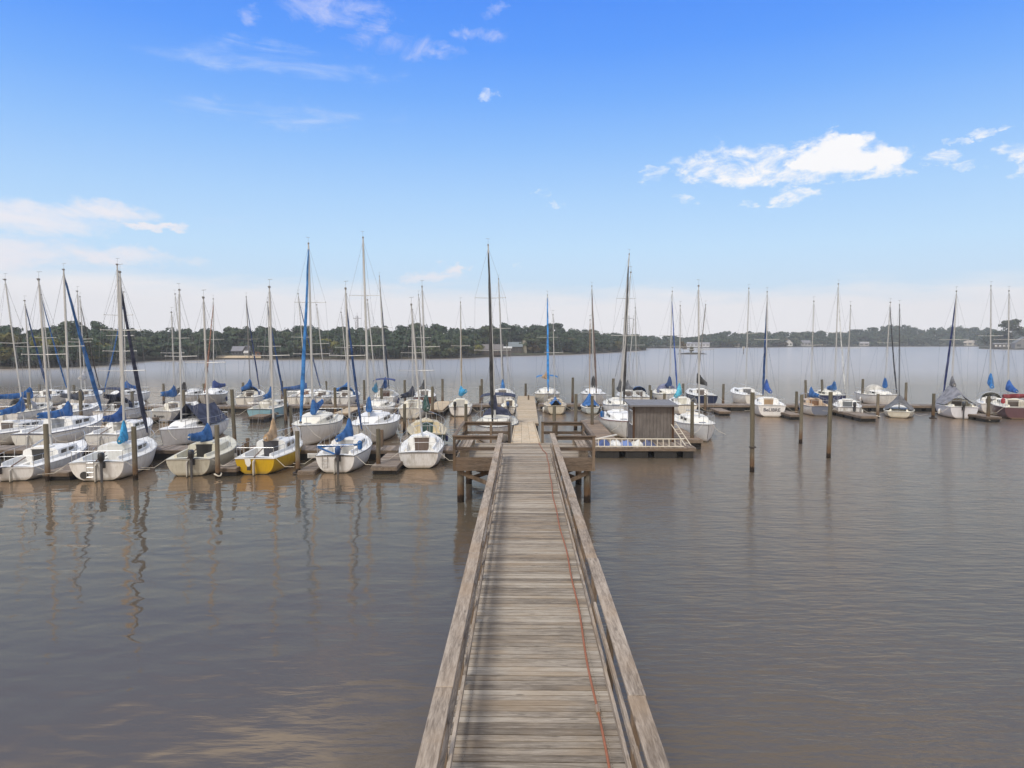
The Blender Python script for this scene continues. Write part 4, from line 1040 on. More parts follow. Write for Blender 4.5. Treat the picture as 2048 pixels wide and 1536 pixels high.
            be = bs + bd * (ln * 1.05) + Vector((0, 0, drop))
            m = MB(); m.tube([bs, be], .042, 8); bo_ = m.build('boom', mm_, e, True)
            rings = []; N = 16
            for i in range(N + 1):
                u = i / N; p = bs.lerp(be, .01 + .93 * u)
                up = (.19 + .48 * fat * math.exp(-(u * ln / .42) ** 1.25) + .13 * fat * (1 - u)) * rng.uniform(.94, 1.06); dn = (.16 + .05 * fat * (1 - u)) * rng.uniform(.9, 1.15)
                wd = ((.11 if ln > 1.5 else .16) + .075 * fat * math.exp(-u * 2.2)) * rng.uniform(.9, 1.1)
                lean = -bd * max(0, (up - .45)) * .10 * 0
                ring = []
                for j in range(12):
                    a = 2 * math.pi * j / 12; cz = math.sin(a); cx = math.cos(a)
                    ring.append(p + sd_ * (cx * wd * (1 - .35 * max(0, cz))) + Vector((0, 0, (up if cz > 0 else dn) * cz)) + lean)
                rings.append(ring)
            # collar round the mast
            r0 = [bs + dv.normalized() * 0 - bd * .16 + (p - (bs.lerp(be, .01))) * .82 for p in rings[0]]
            m = MB(); m.loft([r0] + rings, True, True, True); m.build('sail_cover', cloth('sail_cover', col), bo_, True)
    # stern gear
    if rudder:
        m = MB(); z = zs(0); m.box((-.025, -.40, -.45), (.025, -.16, z * .86)); m.box((-.03, -.30, z * .80), (.03, -.02, z * .92)); m.build('rudder', paint('rudder_paint', (.50, .49, .46), .5, .3, .5), e, bevel=.01)
        m = MB(); m.tube([(0, -.18, z + .06), (rng.uniform(-.15, .15), 1.0, z + .30)], .025, 6); m.build('tiller', paint('tiller_wood', TEAK, .5, .2), e, True)
    if motor:
        z = zs(0); m = MB(); oy = -.34
        rings = []
        for zz, sc in ((.10, .7), (.16, .95), (.30, 1), (.42, .95), (.48, .72), (.50, .4)):
            rings.append([(mx + math.cos(a) * .14 * sc, oy + math.sin(a) * .21 * sc, z - .02 + zz) for a in np.linspace(0, 6.283, 12, endpoint=False)])
        mc_ = m; mc_.loft(rings, True, True, True)
        m = MB(); m.tube([(mx, oy, z + .1), (mx, oy - .02, z - .3), (mx, oy - .05, -.25)], [.06, .04, .035], 8, sq=1.5); m.box((mx - .11, -.24, z - .28), (mx + .11, -.17, z + .02)); m.box((mx - .10, oy - .2, -.12), (mx + .10, oy + .14, -.09)); m.tube([(mx, oy + .15, z + .2), (mx + .05, oy + .55, z + .26)], .022, 6); ob_ = m.build('outboard', paint('motor_leg', (.05, .05, .055), .5, .2), e); mc_.build('cowl', paint('motor_cowl', motor, .35, .15), ob_, True)
    # canvas
    if bim:
        kind, bc = bim[0], bim[1]; cm_ = cloth('canvas', bc)
        if kind in ('bimini', 'both'):
            zt = zs(.2) + 1.55; w = B * .42; y0, y1 = .02 * L, .32 * L; rings = []
            for i in range(7):
                u = i / 6; y = y0 + (y1 - y0) * u; cr = .07 * math.sin(math.pi * u)
                up_ = [(w * math.cos(a), y, zt + cr + .20 * math.sin(a)) for a in np.linspace(0, math.pi, 9)]
                rings.append(up_ + [(x * .98, yy, z_ - .025) for x, yy, z_ in up_[::-1]])
            m = MB(); m.loft(rings, True, True, True); m.build('bimini', cm_, e, True)
            for s_ in (-1, 1):
                m = MB()
                for yy in (y0 + .05, y1 - .05): m.tube([(s_ * w, yy, zt), (s_ * B * .44, (y0 + y1) / 2, zs(.2))], .014, 5)
                m.build('bimini_frame', chrome, e)
        if kind in ('dodger', 'both'):
            w = cab(a0)[0]; zt = zs(a0) + cabh + .50; rings = []
            for u, hh_ in ((0, 1.0), (.35, 1.02), (.7, .8), (1, .12)):
                y = a0 * L - .25 + u * 1.15
                q = [(w * 1.05 * math.cos(a), y, zs(a0) + .05 + (zt - zs(a0)) * hh_ * math.sin(a) ** .7) for a in np.linspace(0, math.pi, 11)]
                rings.append(q)
            m = MB(); m.loft(rings, False); m.build('dodger', cm_, e, True)
        if kind == 'tent':
            ya, yb = bim[2] * L, bim[3] * L; zr0, zr1 = bim[4], bim[5]; rings = []
            for i in range(9):
                u = i / 8; y = ya + (yb - ya) * u; s = max(0.0, min(1, y / L)); zr = zs(s) + zr0 + (zr1 - zr0) * u - .12 * math.sin(math.pi * u * 2) ** 2
                b = hb(s) * (1.03 if len(bim) < 7 else bim[6]); ze = zs(s) + .10
                q = []
                for k in range(9):
                    v = k / 8; a = abs(v - .5) * 2
                    q.append((b * (1 - 2 * v), y, ze + (zr - ze) * (1 - a) ** 1.15 + rng.uniform(-.025, .025)))
                rings.append(q)
            m = MB(); m.loft(rings, False, False, False); m.build('boat_cover', cm_, e, True)
    if text:
        tx, size, tcol, zf_ = text[0], text[1], text[2], text[3]
        for k, ln_ in enumerate(tx.split('|')):
            me = font_mesh(ln_, size * (1 if k == 0 else .6)); zc = zs(0) * zf_ - k * size * .9
            for v in me.vertices:
                x, z = v.co.x + (text[4] if len(text) > 4 else 0), v.co.y
                up = (zc + z) / zs(0); v.co = Vector((x, -.16 * up - .016 - v.co.z, zc + z))
            me.materials.clear(); me.materials.append(paint('lettering_ink', tcol, .5, 0))
            o = bpy.data.objects.new('lettering', me); COL.objects.link(o); o.parent = e
    if side_text:
        tx, size, tcol, sc_, zf_, sd_ = side_text
        me = font_mesh(tx, size)
        for v in me.vertices:
            sgn = 1 if sd_ > 0 else -1
            y = sc_ * L + v.co.x * sgn; s = y / L; z = zs(s) * zf_ + v.co.y
            sp_ = max(0, min(1, (zs(s) - z) / (zs(s) - zb(s)))); ph = math.asin(sp_)
            q = hp(s, ph, sd_); v.co = Vector((q.x + sd_ * (.012 + v.co.z), y, z))
        me.materials.clear(); me.materials.append(paint('lettering_ink', tcol, .5, 0))
        o = bpy.data.objects.new('lettering', me); COL.objects.link(o); o.parent = e
    # mooring lines
    for s_ in (-1, 1):
        m = MB(); p = hp(.02, 0, s_); q = Vector((s_ * (B * .5 + .9), -.4 + rng.uniform(-.5, .5), .5)); mid = (p + q) / 2 - Vector((0, 0, .22)); m.tube([p, mid, q], .011, 5); m.build('mooring_line', rope_w, e)
    for s_ in (-1, 1):
        m = MB(); p = hp(.95, 0, s_); q = Vector((s_ * (B * .42), L + .5, .58)); mid = (p + q) / 2 - Vector((0, 0, .12)); m.tube([p, mid, q], .011, 5); m.build('mooring_line', rope_w, e)
    if rng.random() < .55 and not extras:
        for s in rng.sample([.3, .42, .55], rng.randint(1, 2)):
            q = hp(s, .35, rng.choice((-1, 1))); fender(e, q.x * 1.06, q.y, q.z - .05, rng.choice([(.70, .70, .68), (.04, .06, .2), (.03, .03, .03)]), .10)
    tag(e, label, 'sailboat', group)
    if extras: extras(e, dict(hp=hp, zs=zs, hb=hb, L=L, B=B, top=top, cpt=cpt))
    return e

def fender(e, x, y, z, col, r=.12):
    m = MB(); m.tube([(x, y, z - .28), (x, y, z - .2), (x, y, z + .1), (x, y, z + .2)], [r * .4, r, r, r * .3], 10); m.build('fender', paint('fender_vinyl', col, .4, .2), e, True)
# ---- nearest row, sterns towards the pier head
def x_a2(e, g):
    z = g['zs'](0)
    m = MB(); m.tube([(-.55, -.13, z * .34), (-.55, -.165, z * .34)], .17, 18); m.build('port_cover', paint('dark_disc', (.03, .03, .03), .5, .1), e, True)
    m = MB()
    for x in (-.42, -.12): m.tube([(x, -.2, z * .2), (x, -.2, z + .62), (x, 0, z + .66)], .013, 5)
    for k in range(4): m.tube([(-.42, -.2, z * .25 + k * .22), (-.12, -.2, z * .25 + k * .22)], .013, 5)
    m.build('boarding_ladder', chrome, e)
def x_a5(e, g):
    z = g['zs'](0)
    m = MB(); m.tube([(-.95, .1, z + .42), (1.0, .35, z + .46)], .055, 8); m.tube([(-.95, .1, z + .40), (.1, -.1, z + .02)], .05, 8); m.build('stern_cushion', cloth('sail_cover', BLUE_C), e, True)
    m = MB()
    for x in (-.62, -.36): m.tube([(x, -.18, z * .3), (x, -.18, z * 1.05)], .014, 5)
    for k in range(3): m.tube([(-.62, -.18, z * .32 + k * .2), (-.36, -.18, z * .32 + k * .2)], .014, 5)
    m.build('boarding_ladder', alu_d, e)
    fender(e, .95, 1.2, z + .35, BLUE_C, .13)
def x_a4(e, g):
    z = g['zs'](0)
    m = MB(); m.add([(-.48, -.19, z * 1.0), (-.20, -.19, z * 1.0), (-.16, -.21, z * .72), (-.28, -.2, z * .42), (-.42, -.2, z * .66)], [(0, 1, 2, 3, 4)]); m.build('motor_bracket', paint('bracket_paint', (.66, .66, .64), .5, .2), e)
    m = MB(); m.box((-.34, -.27, z * .30), (-.18, -.17, z * .52)); m.build('exhaust_box', paint('dark_disc', (.03, .03, .03), .5, .1), e, bevel=.02)

def x_maroon(e, g):
    fender(e, -1.1, .6, 1.5, (.3, .03, .04), .16)
    m = MB(); r_ = random.Random(2); n_ = 14; m.tube([(-.95 + 2.4 * i / n_, 1.4 + .04 * i, 1.78 + .10 * i / n_ + r_.uniform(-.02, .02)) for i in range(n_ + 1)], [.06 + .15 * math.sin(math.pi * min(1, (i + 1) / n_ * .8 + .15)) * r_.uniform(.85, 1.1) for i in range(n_ + 1)], 10); m.build('rolled_sail', cloth('sail_cover', MAROON_C), e, True)
boat('small low white sailboat at the left end of the front row, rusty piling before it', 28, 962, 's', 2, 7.6, 2.5, .62, mast=(80, 560), ms=.60, mr=.07, hatch=(.03, .03, .03), motor=(.03, .03, .03), mx=-.5, near=True, stripe=(.6, .6, .6), mpx=102, bx=160)
boat('white front row sailboat with a cyan sail cover and black outboard', 197, 962, 's', -2, 6.6, 2.75, .86, tw=.84, mast=(241, 545), ms=.62, mr=.075, cover=(CYAN_C, 1.75, (238, 882, 838), -.75, 1.15, 1.6), jib=(NAVY_C, .11, .93), motor=(.02, .02, .02), mx=.28, near=True, hatch=(.66, .66, .64), extras=x_a2, stripe=(.5, .5, .5), spread=(.42, .66), bx=291, mpx=249)
boat('open cream day sailer with a black motor and wooden rudder, left of the yellow boat', 379, 952, 's', 3, 6.2, 2.45, .80, hull=(.50, .49, .42), deck=(.60, .58, .48), tw=.82, mast=(408, 596), ms=.66, mr=.065, cover=(BLUE_C, 2.0, (378, 874, 843), -.12, .95, 1.15), motor=(.02, .02, .022), mx=.22, near=True, win=None, cabh=.36, hatch=(.02, .02, .02), rails=False, stripe=(.35, .34, .30), dirt=.3, mpx=418, bx=455)
boat('bright yellow hulled sailboat with white deck and tan sail cover', 512, 949, 's', 4, 6.3, 2.35, .78, hull=(.56, .36, .012), tw=.80, mast=(540, 575), ms=.60, mr=.065, cover=(TAN_C, 1.8, (531, 876, 835), -.75, 1.15, 1.35), near=True, hatch=(.05, .05, .06), stripe=(.7, .7, .68), extras=x_a4, cabh=.50, bx=588, mpx=548)
boat('white sailboat with a blue covered outboard and blue sail cover in the front row', 672, 946, 's', 3, 6.3, 2.35, .84, tw=.80, mast=(692, 578), ms=.60, mr=.065, cover=(BLUE_C, 1.75, (674, 878, 840), -.42, .95, 1.5), jib=(DBLUE_C, .075, .9), motor=(.012, .05, .16), mx=.18, near=True, hatch=(.42, .42, .42), extras=x_a5, stripe=(.12, .12, .12), dirt=.3, bx=722, mpx=700)
boat('grimy white sailboat with a bare boom at the right end of the front row', 838, 937, 's', 0, 6.4, 2.35, .80, tw=.84, mast=(823, 610), ms=.62, mr=.06, near=True, hatch=(.12, .085, .07), stripe=(.25, .25, .25), dirt=.42, rudder=False, spread=(.5,), mpx=840, bx=853)
# ---- second row, behind the long dock
boat('white sailboat cut by the left edge of the picture with a blue covered rail', -45, 897, 's', 0, 7.0, 2.4, .8, mast=(-70, 560), cover=(BLUE_C, 2.4, 8), stripe=(.2, .2, .25))
boat('long white sailboat with a navy stripe and large blue boom cover behind the long dock', 62, 900, 's', 0, 8.6, 2.75, .92, mast=(129, 540), ms=.60, mr=.085, cover=(BLUE_C, 3.1, (74, 832, 803), -.35, 1.55, 1.7), jib=(BLUE_C, .13, .97), stripe=(.02, .03, .09), near=True, hatch=(.2, .22, .25), cabh=.52, spread=(.48,), mpx=139, bx=198)
boat('white sailboat with a royal blue boom cover and the tallest mast on the left', 205, 899, 's', -3, 6.8, 2.5, .86, mast=(236, 530), ms=.62, mr=.085, cover=((.010, .070, .26), 1.9, (206, 838, 808), -.1, 1.2, 1.25), near=True, hatch=(.30, .29, .27), stripe=(.4, .4, .4), spread=(.45, .68), mpx=246, bx=295)
boat('white bow-in sailboat with a navy cockpit tent near the open cream boat', 330, 896, 'b', 180, 7.2, 2.5, .92, mast=(357, 580), ms=.60, mr=.065, bim=('tent', NAVY_C, .02, .60, 1.25, 1.45), near=True, stripe=(.45, .45, .47), spread=(.5,), side_text=None, mpx=358)
boat('big white bow-in sailboat with a tall light blue furled sail', 606, 893, 'b', 176, 7.8, 2.9, 1.05, mast=(616, 487), ms=.58, mr=.085, jib=((.010, .13, .36), .115, .975), cover=(BLUE_C, 2.2, (644, 800, 795), .05, .95, 1.4), near=True, stripe=(.2, .2, .2), cabh=.5, spread=(.36, .66), mpx=626)
boat('big white bow-in sailboat with the tallest bare mast, left of the wet finger dock', 722, 892, 'b', 180, 7.8, 2.95, 1.05, mast=(725, 475), ms=.58, mr=.085, cover=(BLUE_C, 1.9, (742, 818, 790), .0, 1.1, 1.3), near=True, stripe=(.3, .3, .3), cabh=.5, spread=(.40, .68), mpx=738)
boat('dark green hulled sailboat with a cream deck and green sail cover', 856, 896, 's', 0, 6.8, 2.5, .82, hull=(.022, .045, .042), deck=(.60, .52, .36), tw=.8, mast=(844, 574), ms=.58, mr=.06, cover=(GREEN_C, 1.3, (855, 816, 788), -.1, 1.25, 1.25), near=True, hatch=(.02, .06, .06), stripe=(.55, .48, .33), text=None, win='round', mpx=852, bx=852)
boat('white bow-in sailboat with a navy bimini and tall black furled sail behind the platform', 986, 893, 'b', 181, 8.0, 2.9, .98, mast=(976, 490), ms=.56, mr=.08, jib=(BLACK_C, .105, .965), cover=(NAVY_C, 1.6, (981, 806, 785), 0, .9, 1.3), bim=('both', NAVY_C), near=True, stripe=(.05, .05, .06), spread=(.40, .70), mpx=981)
# ---- third row, near side of the rear dock
boat('white sailboat with a stern wheel and long blue boom cover at the far left', 12, 852, 's', 0, 7.0, 2.5, .95, mast=(51, 602), ms=.58, cover=(BLUE_C, 3.0, (-6, 794, 773), -.35, 1.25), jib=(DBLUE_C, .09, .96), bim=('dodger', (.35, .36, .40)), stripe=(.3, .3, .3), bx=98, mpx=63)
boat('white sailboat with a black outboard on its stern and dark grey boom cover', 100, 850, 's', 0, 6.8, 2.4, .85, mast=(156, 583), cover=((.07, .075, .09), 2.2, (120, 790, 778), -.12, 1.35), motor=(.02, .02, .02), mx=.5, stripe=(.3, .3, .3), mpx=164, bx=192)
boat('white sailboat under a navy dodger, right of the grey boom cover', 212, 847, 's', -2, 6.8, 2.5, .92, mast=(238, 562), cover=(NAVY_C, 2.0, (208, 792, 780), 0, 1.5), bim=('both', NAVY_C), stripe=(.25, .2, .15), mpx=245, bx=282)
boat('grey white sailboat lettered Raven across its stern', 320, 845, 's', 0, 6.4, 2.35, .85, hull=(.50, .50, .49), tw=.84, mast=(344, 625), cover=(BLUE_C, 1.8, (322, 788, 770), -.05, .95), stripe=(.4, .4, .4), text=('Raven', .34, (.03, .03, .035), .55), rudder=False, hatch=(.16, .14, .13), mpx=350, bx=390)
boat('light blue hulled sailboat with a navy name band on its round stern', 519, 840, 's', 8, 6.9, 2.4, .85, hull=(.25, .45, .54), deck=(.66, .64, .58), tw=.78, mast=(536, 605), cover=(BLUE_C, 1.7, (528, 795, 772), -.12, .95), jib=(DBLUE_C, .085, .96), stripe=(.03, .05, .07), hatch=(.5, .48, .44), rudder=False, bx=566, mpx=543)
boat('white bow-in sailboat with a teal cockpit cushion behind the tallest bare mast', 742, 842, 'b', 180, 6.0, 2.4, .9, mast=(732, 600), cover=((.02, .14, .26), 1.6, 20, 0, .9), stripe=(.3, .3, .3))
boat('cream white sailboat with black and navy boom cover left of the tan finger dock', 820, 838, 's', 0, 5.8, 2.4, .85, hull=(.66, .65, .60), mast=(824, 628), cover=((.016, .022, .045), 1.9, (802, 793, 770), -.12, .95), stripe=(.5, .5, .48), hatch=(.45, .44, .42), mpx=825, bx=836)
boat('small white sailboat with tan furled sail, blue cover and black motor', 920, 833, 's', 0, 5.0, 2.05, .80, tw=.85, mast=(921, 605), cover=(CYAN_C, 1.5, (931, 782, 770), -.3, 1.1), jib=((.50, .33, .13), .075, .93), motor=(.02, .02, .02), mx=-.42, stripe=(.45, .45, .45), hatch=(.42, .41, .4), rudder=False, bx=923, mpx=922)
boat('very small white boat with a blue stern cover beside the walkway', 1018, 829, 's', 0, 4.0, 1.5, .65, mast=(1013, 690), mr=.035, ms=.62, motor=(.012, .05, .16), mx=-.1, rails=False, win=None, spread=(), rudder=False)
boat('cream sailboat with a blue cockpit cover at the right of the walkway', 1112, 829, 's', 0, 4.6, 2.05, .72, hull=(.60, .57, .48), deck=(.60, .52, .40), mast=(1106, 630), mr=.04, bim=('tent', BLUE_C, .0, .40, .55, .7, .55), stripe=(.32, .28, .22), rudder=False)
boat('tiny open sailboat under a blue boom tent with a wooden mast', 1184, 828, 's', 0, 4.2, 1.65, .55, hull=(.50, .58, .62), mast=(1180, 640), mr=.04, ms=.55, cabin=False, rails=False, bim=('tent', BLUE_C, .0, .55, .3, 1.15, .92), stripe=(.7, .7, .7), rudder=False, mastmat=paint('wood_mast', (.34, .22, .11), .5, .2), spread=())
boat('white bow-in sailboat with black furled sail and tall mast behind the kiosk', 1246, 838, 'b', 180, 6.6, 2.4, .9, mast=(1259, 508), ms=.55, mr=.075, jib=(BLACK_C, .11, .93), cover=((.05, .055, .065), 1.4, 0, 0, 1.0, 1.5), stripe=(.03, .04, .09), spread=(.45, .7), mpx=1254)
boat('white bow-in sailboat with a red stripe and blue fender left of the kiosk', 1252, 877, 'b', 180, 7.0, 2.5, .95, mast=(1262, 545), ms=.56, mr=.04, stripe=(.22, .06, .05), near=True, extras=lambda e, g: fender(e, 1.15, 3.0, 1.25, BLUE_C, .15))
boat('white sailboat with a pale cyan sail cover right behind the kiosk roof', 1374, 831, 's', 0, 5.2, 2.3, .88, hull=(.74, .73, .68), mast=(1360, 612), mr=.05, cover=((.07, .40, .55), 1.5, (1351, 792, 765), -.35, 1.05, 1.4), stripe=(.03, .03, .03), hatch=(.62, .6, .52), rudder=False)
boat('white bow-in sailboat alone at the end of the kiosk dock, bare mast', 1413, 884, 'b', 180, 6.6, 2.5, .92, mast=(1398, 572), ms=.60, mr=.06, stripe=(.35, .35, .35), near=True, side_text=None, spread=(.52,), mpx=1402)
boat('white sailboat lettered BeLIBRE with a blue furled sail', 1543, 834, 's', 0, 5.4, 2.6, .95, tw=.84, mast=(1534, 584), jib=(DBLUE_C, .10, .96), cover=((.012, .07, .30), 1.4, (1541, 784, 758), -.2, 1.2), stripe=(.6, .6, .6), text=('BeLIBRE', .40, (.025, .03, .06), .60), hatch=(.30, .20, .11), rudder=False, bx=1526, mpx=1532)
boat('white sailboat with tan cockpit and slate blue transom', 1640, 832, 's', 2, 5.4, 2.15, .80, deck=(.58, .46, .34), mast=(1627, 603), mr=.045, cover=(BLUE_C, 1.9, (1638, 792, 772), -.3, .95), stripe=(.10, .12, .17), transom=(.15, .18, .25), hatch=(.20, .11, .06), rudder=False, bx=1608, mpx=1621)
boat('stained white sailboat with a grey hatch and black outboard, right of the slate transom', 1697, 834, 's', 0, 5.3, 2.3, .80, mast=(1701, 612), mr=.045, motor=(.03, .03, .035), mx=.42, dirt=.5, hatch=(.13, .14, .15), stripe=(.2, .2, .22), rudder=False, bx=1690, mpx=1693)
boat('low boat under a peaked dark grey tarp with a black mast', 1797, 836, 's', 0, 5.2, 2.35, .52, hull=(.62, .62, .55), mast=(1799, 610), mr=.045, ms=.55, cabin=False, rails=False, bim=('tent', (.12, .12, .125), .06, .62, .75, 1.25, .98), stripe=(.5, .5, .45), rudder=False, mastmat=paint('black_mast', (.02, .02, .02), .5, .1), spread=(), bx=1799)
boat('white sailboat under a big light grey boom tent with a navy furled sail', 1927, 838, 's', 0, 6.4, 2.75, .95, hull=(.66, .68, .74), mast=(1912, 583), cover=(GREY_C, .8, 0, 0, 1.2), jib=((.014, .03, .15), .09, .96), bim=('tent', (.20, .20, .225), .16, .62, 1.0, 1.9, 1.0), motor=(.04, .045, .05), mx=-.1, stripe=(.55, .55, .6), rudder=False, bx=1888, mpx=1902)
boat('white sailboat with a tall narrow blue sail cover left of the maroon hull', 1984, 828, 's', 0, 5.6, 2.3, .85, mast=(1982, 572), cover=((.012, .15, .42), 1.1, (1984, 774, 745), 0, 1.45, 1.3), bim=('dodger', (.5, .5, .46)), stripe=(.4, .38, .34), rudder=False, bx=1976, mpx=1980)
boat('maroon hulled sailboat with a dark red rolled sail at the right edge', 2040, 839, 's', 0, 6.6, 2.7, .95, hull=(.115, .062, .078), tw=.82, mast=(2018, 582), cover=((.012, .09, .34), 1.1, (2033, 783, 758), .1, 1.0, 1.1), stripe=(.6, .6, .58), extras=x_maroon, rudder=False, bx=2002, mpx=2016)
# ---- fourth row, beyond the rear dock
boat('white sailboat beyond the rear dock with a blue furled sail at far left', 74, 813, 's', 0, 6.6, 2.4, .9, mast=(85, 590), jib=(BLUE_C, .09, .95), bx=131, mpx=103)
boat('white sailboat beyond the rear dock with a small blue cover, behind the tallest left mast', 214, 812, 'b', 180, 6.6, 2.3, .9, mast=(246, 584), cover=((.012, .10, .33), 1.6, (277, 776, 768), .05, 1.2), jib=((.01, .08, .25), .07, .9), mpx=252)
boat('white sailboat with a charcoal furled sail beyond the grey boom cover', 152, 813, 's', 2, 6.6, 2.4, .9, mast=(161, 594), cover=((.45, .45, .46), 1.3, 0, 0, 1.3), jib=((.03, .022, .022), .06, .92), bx=197, mpx=171)
boat('white sailboat with a black mainsail cover right behind Raven', 352, 812, 'b', 182, 6.4, 2.3, .88, mast=(348, 588), cover=((.012, .011, .013), 2.2, (328, 792, 768), -.1, .8, 1.6), mpx=355)
boat('grey hulled sailboat with a rust coloured furled sail and star shaped navy cover', 412, 813, 'b', 166, 7.4, 2.5, .95, hull=(.42, .41, .39), mast=(426, 598), cover=((.014, .04, .17), 1.4, (450, 770, 765), .25, 1.0), jib=((.24, .10, .05), .075, .94), mpx=429)
boat('white sailboat with a blue stern dodger and dark mast beyond the light blue hull', 490, 814, 's', 0, 7.0, 2.4, .9, mast=(493, 594), cover=(BLUE_C, 1.5, (484, 778, 757), -.1, 1.2), jib=((.014, .04, .14), .075, .95), bim=('dodger', (.02, .09, .28)), mastmat=alu_d, bx=518, mpx=500)
boat('white sailboat with a long navy boom cover and brown hatch', 594, 814, 's', 1, 7.2, 2.6, .95, mast=(597, 588), cover=((.012, .060, .20), 2.4, (560, 779, 764), .1, 1.1, .55), hatch=(.17, .085, .05), jib=(DBLUE_C, .07, .93), mpx=604)
boat('white sailboat with a thin bare mast between the two blue boom covers', 632, 813, 's', 0, 6.0, 2.2, .85, mast=(631, 610), mr=.05)
boat('white sailboat with a blue bimini left of the navy furled sail', 680, 814, 's', 0, 6.4, 2.3, .9, mast=(678, 625), mr=.05, cover=(BLUE_C, 1.2, (673, 780, 768), -.1, 1.1), bim=('dodger', (.02, .12, .32)))
boat('white sailboat with a brown hatch under a navy arch bimini', 768, 815, 's', 0, 7.0, 2.5, .95, mast=(759, 553), mr=.065, cover=((.012, .10, .32), 1.0, (766, 774, 753), 0, 1.55, 1.3), jib=((.03, .05, .09), .075, .95), bim=('bimini', (.014, .03, .14)), hatch=(.16, .08, .05), bx=777, mpx=769)
boat('brown hulled sailboat with black furled sails beyond the tan finger dock', 848, 813, 's', 0, 6.8, 2.4, .9, hull=(.17, .065, .04), mast=(837, 590), cover=((.012, .012, .012), 1.1, (842, 776, 758), 0, 1.4, 1.5), jib=(BLACK_C, .085, .94), bx=850, mpx=843)
boat('white sailboat with a grey furled sail and blue cover left of the walkway end', 1004, 812, 's', 0, 7.0, 2.6, .95, mast=(997, 558), mr=.07, cover=((.012, .14, .40), 1.0, (1006, 790, 772), 0, 1.1, 1.3), jib=((.16, .16, .165), .10, .93), bx=1006, mpx=1003)
boat('cream bow-in sailboat with bright blue furled sail and bimini beside the walkway', 1096, 812, 'b', 181, 7.2, 2.7, .98, hull=(.52, .50, .44), mast=(1095, 590), mr=.065, jib=((.014, .19, .52), .115, .975), bim=('bimini', (.012, .16, .42)), cover=(TAN_C, 1.2, 20, 0, 1.2), stripe=(.06, .05, .05), mpx=1094)
boat('white bow-in sailboat with a brown furled sail and black cover', 1192, 812, 'b', 182, 7.0, 2.6, .95, mast=(1184, 572), mr=.065, jib=((.10, .065, .05), .09, .95), cover=((.014, .014, .016), 1.0, (1187, 774, 750), 0, 1.45, 1.6), stripe=(.05, .05, .06), mpx=1185)
boat('white sailboat with a slate grey sail cover behind the kiosk roof', 1264, 812, 's', 0, 6.0, 2.3, .85, mast=(1267, 640), mr=.05, cover=((.10, .105, .12), 1.0, (1264, 779, 760), 0, 1.4, 1.4))
boat('white sailboat with a thin bare mast right of the tall mast with the black sail', 1284, 811, 's', 0, 5.6, 2.2, .8, mast=(1270, 616), mr=.045, bim=('dodger', (.02, .08, .22)))
boat('wide white motor sailer with a navy cover and a dark side stripe', 1352, 815, 'b', 180, 7.4, 2.8, 1.05, mast=(1345, 583), mr=.05, cover=((.012, .05, .18), 1.5, (1331, 772, 750), -.15, 1.7, 1.3), jib=((.012, .06, .26), .07, .9), stripe=(.10, .12, .16), bim=('dodger', (.14, .15, .24)), win='one')
boat('navy hulled sailboat with a black sail cover, stern to the dock', 1413, 812, 's', 0, 6.8, 2.4, .98, hull=(.016, .030, .085), tw=.88, mast=(1419, 610), mr=.055, cover=(BLACK_C, .9, (1415, 769, 745), 0, 1.6, 1.5), mastmat=alu_d)
boat('tall sided white sailboat with a bare mast left of BeLIBRE', 1508, 812, 's', -4, 7.0, 2.5, 1.05, mast=(1497, 577), mr=.055, hatch=(.12, .12, .13), stripe=(.6, .6, .6), bx=1470, mpx=1491)
boat('white sailboat with a navy hull band and bright blue cover behind the stained boat', 1686, 814, 'b', 180, 6.6, 2.5, .92, hull=(.05, .06, .14), mast=(1678, 568), mr=.06, cover=(BLUE_C, 1.7, (1655, 776, 760), 0, 1.25, 1.1), jib=((.5, .5, .48), .05, .93), mpx=1677)
boat('white sailboat with a diamond shaped blue cover behind the tarp-covered boat', 1788, 814, 'b', 180, 6.4, 2.4, .95, mast=(1782, 605), mr=.055, cover=((.012, .11, .36), 1.1, (1771, 772, 753), 0, 1.35, 1.3), jib=((.02, .022, .03), .075, .95), bim=('dodger', (.5, .48, .44)), mpx=1779)

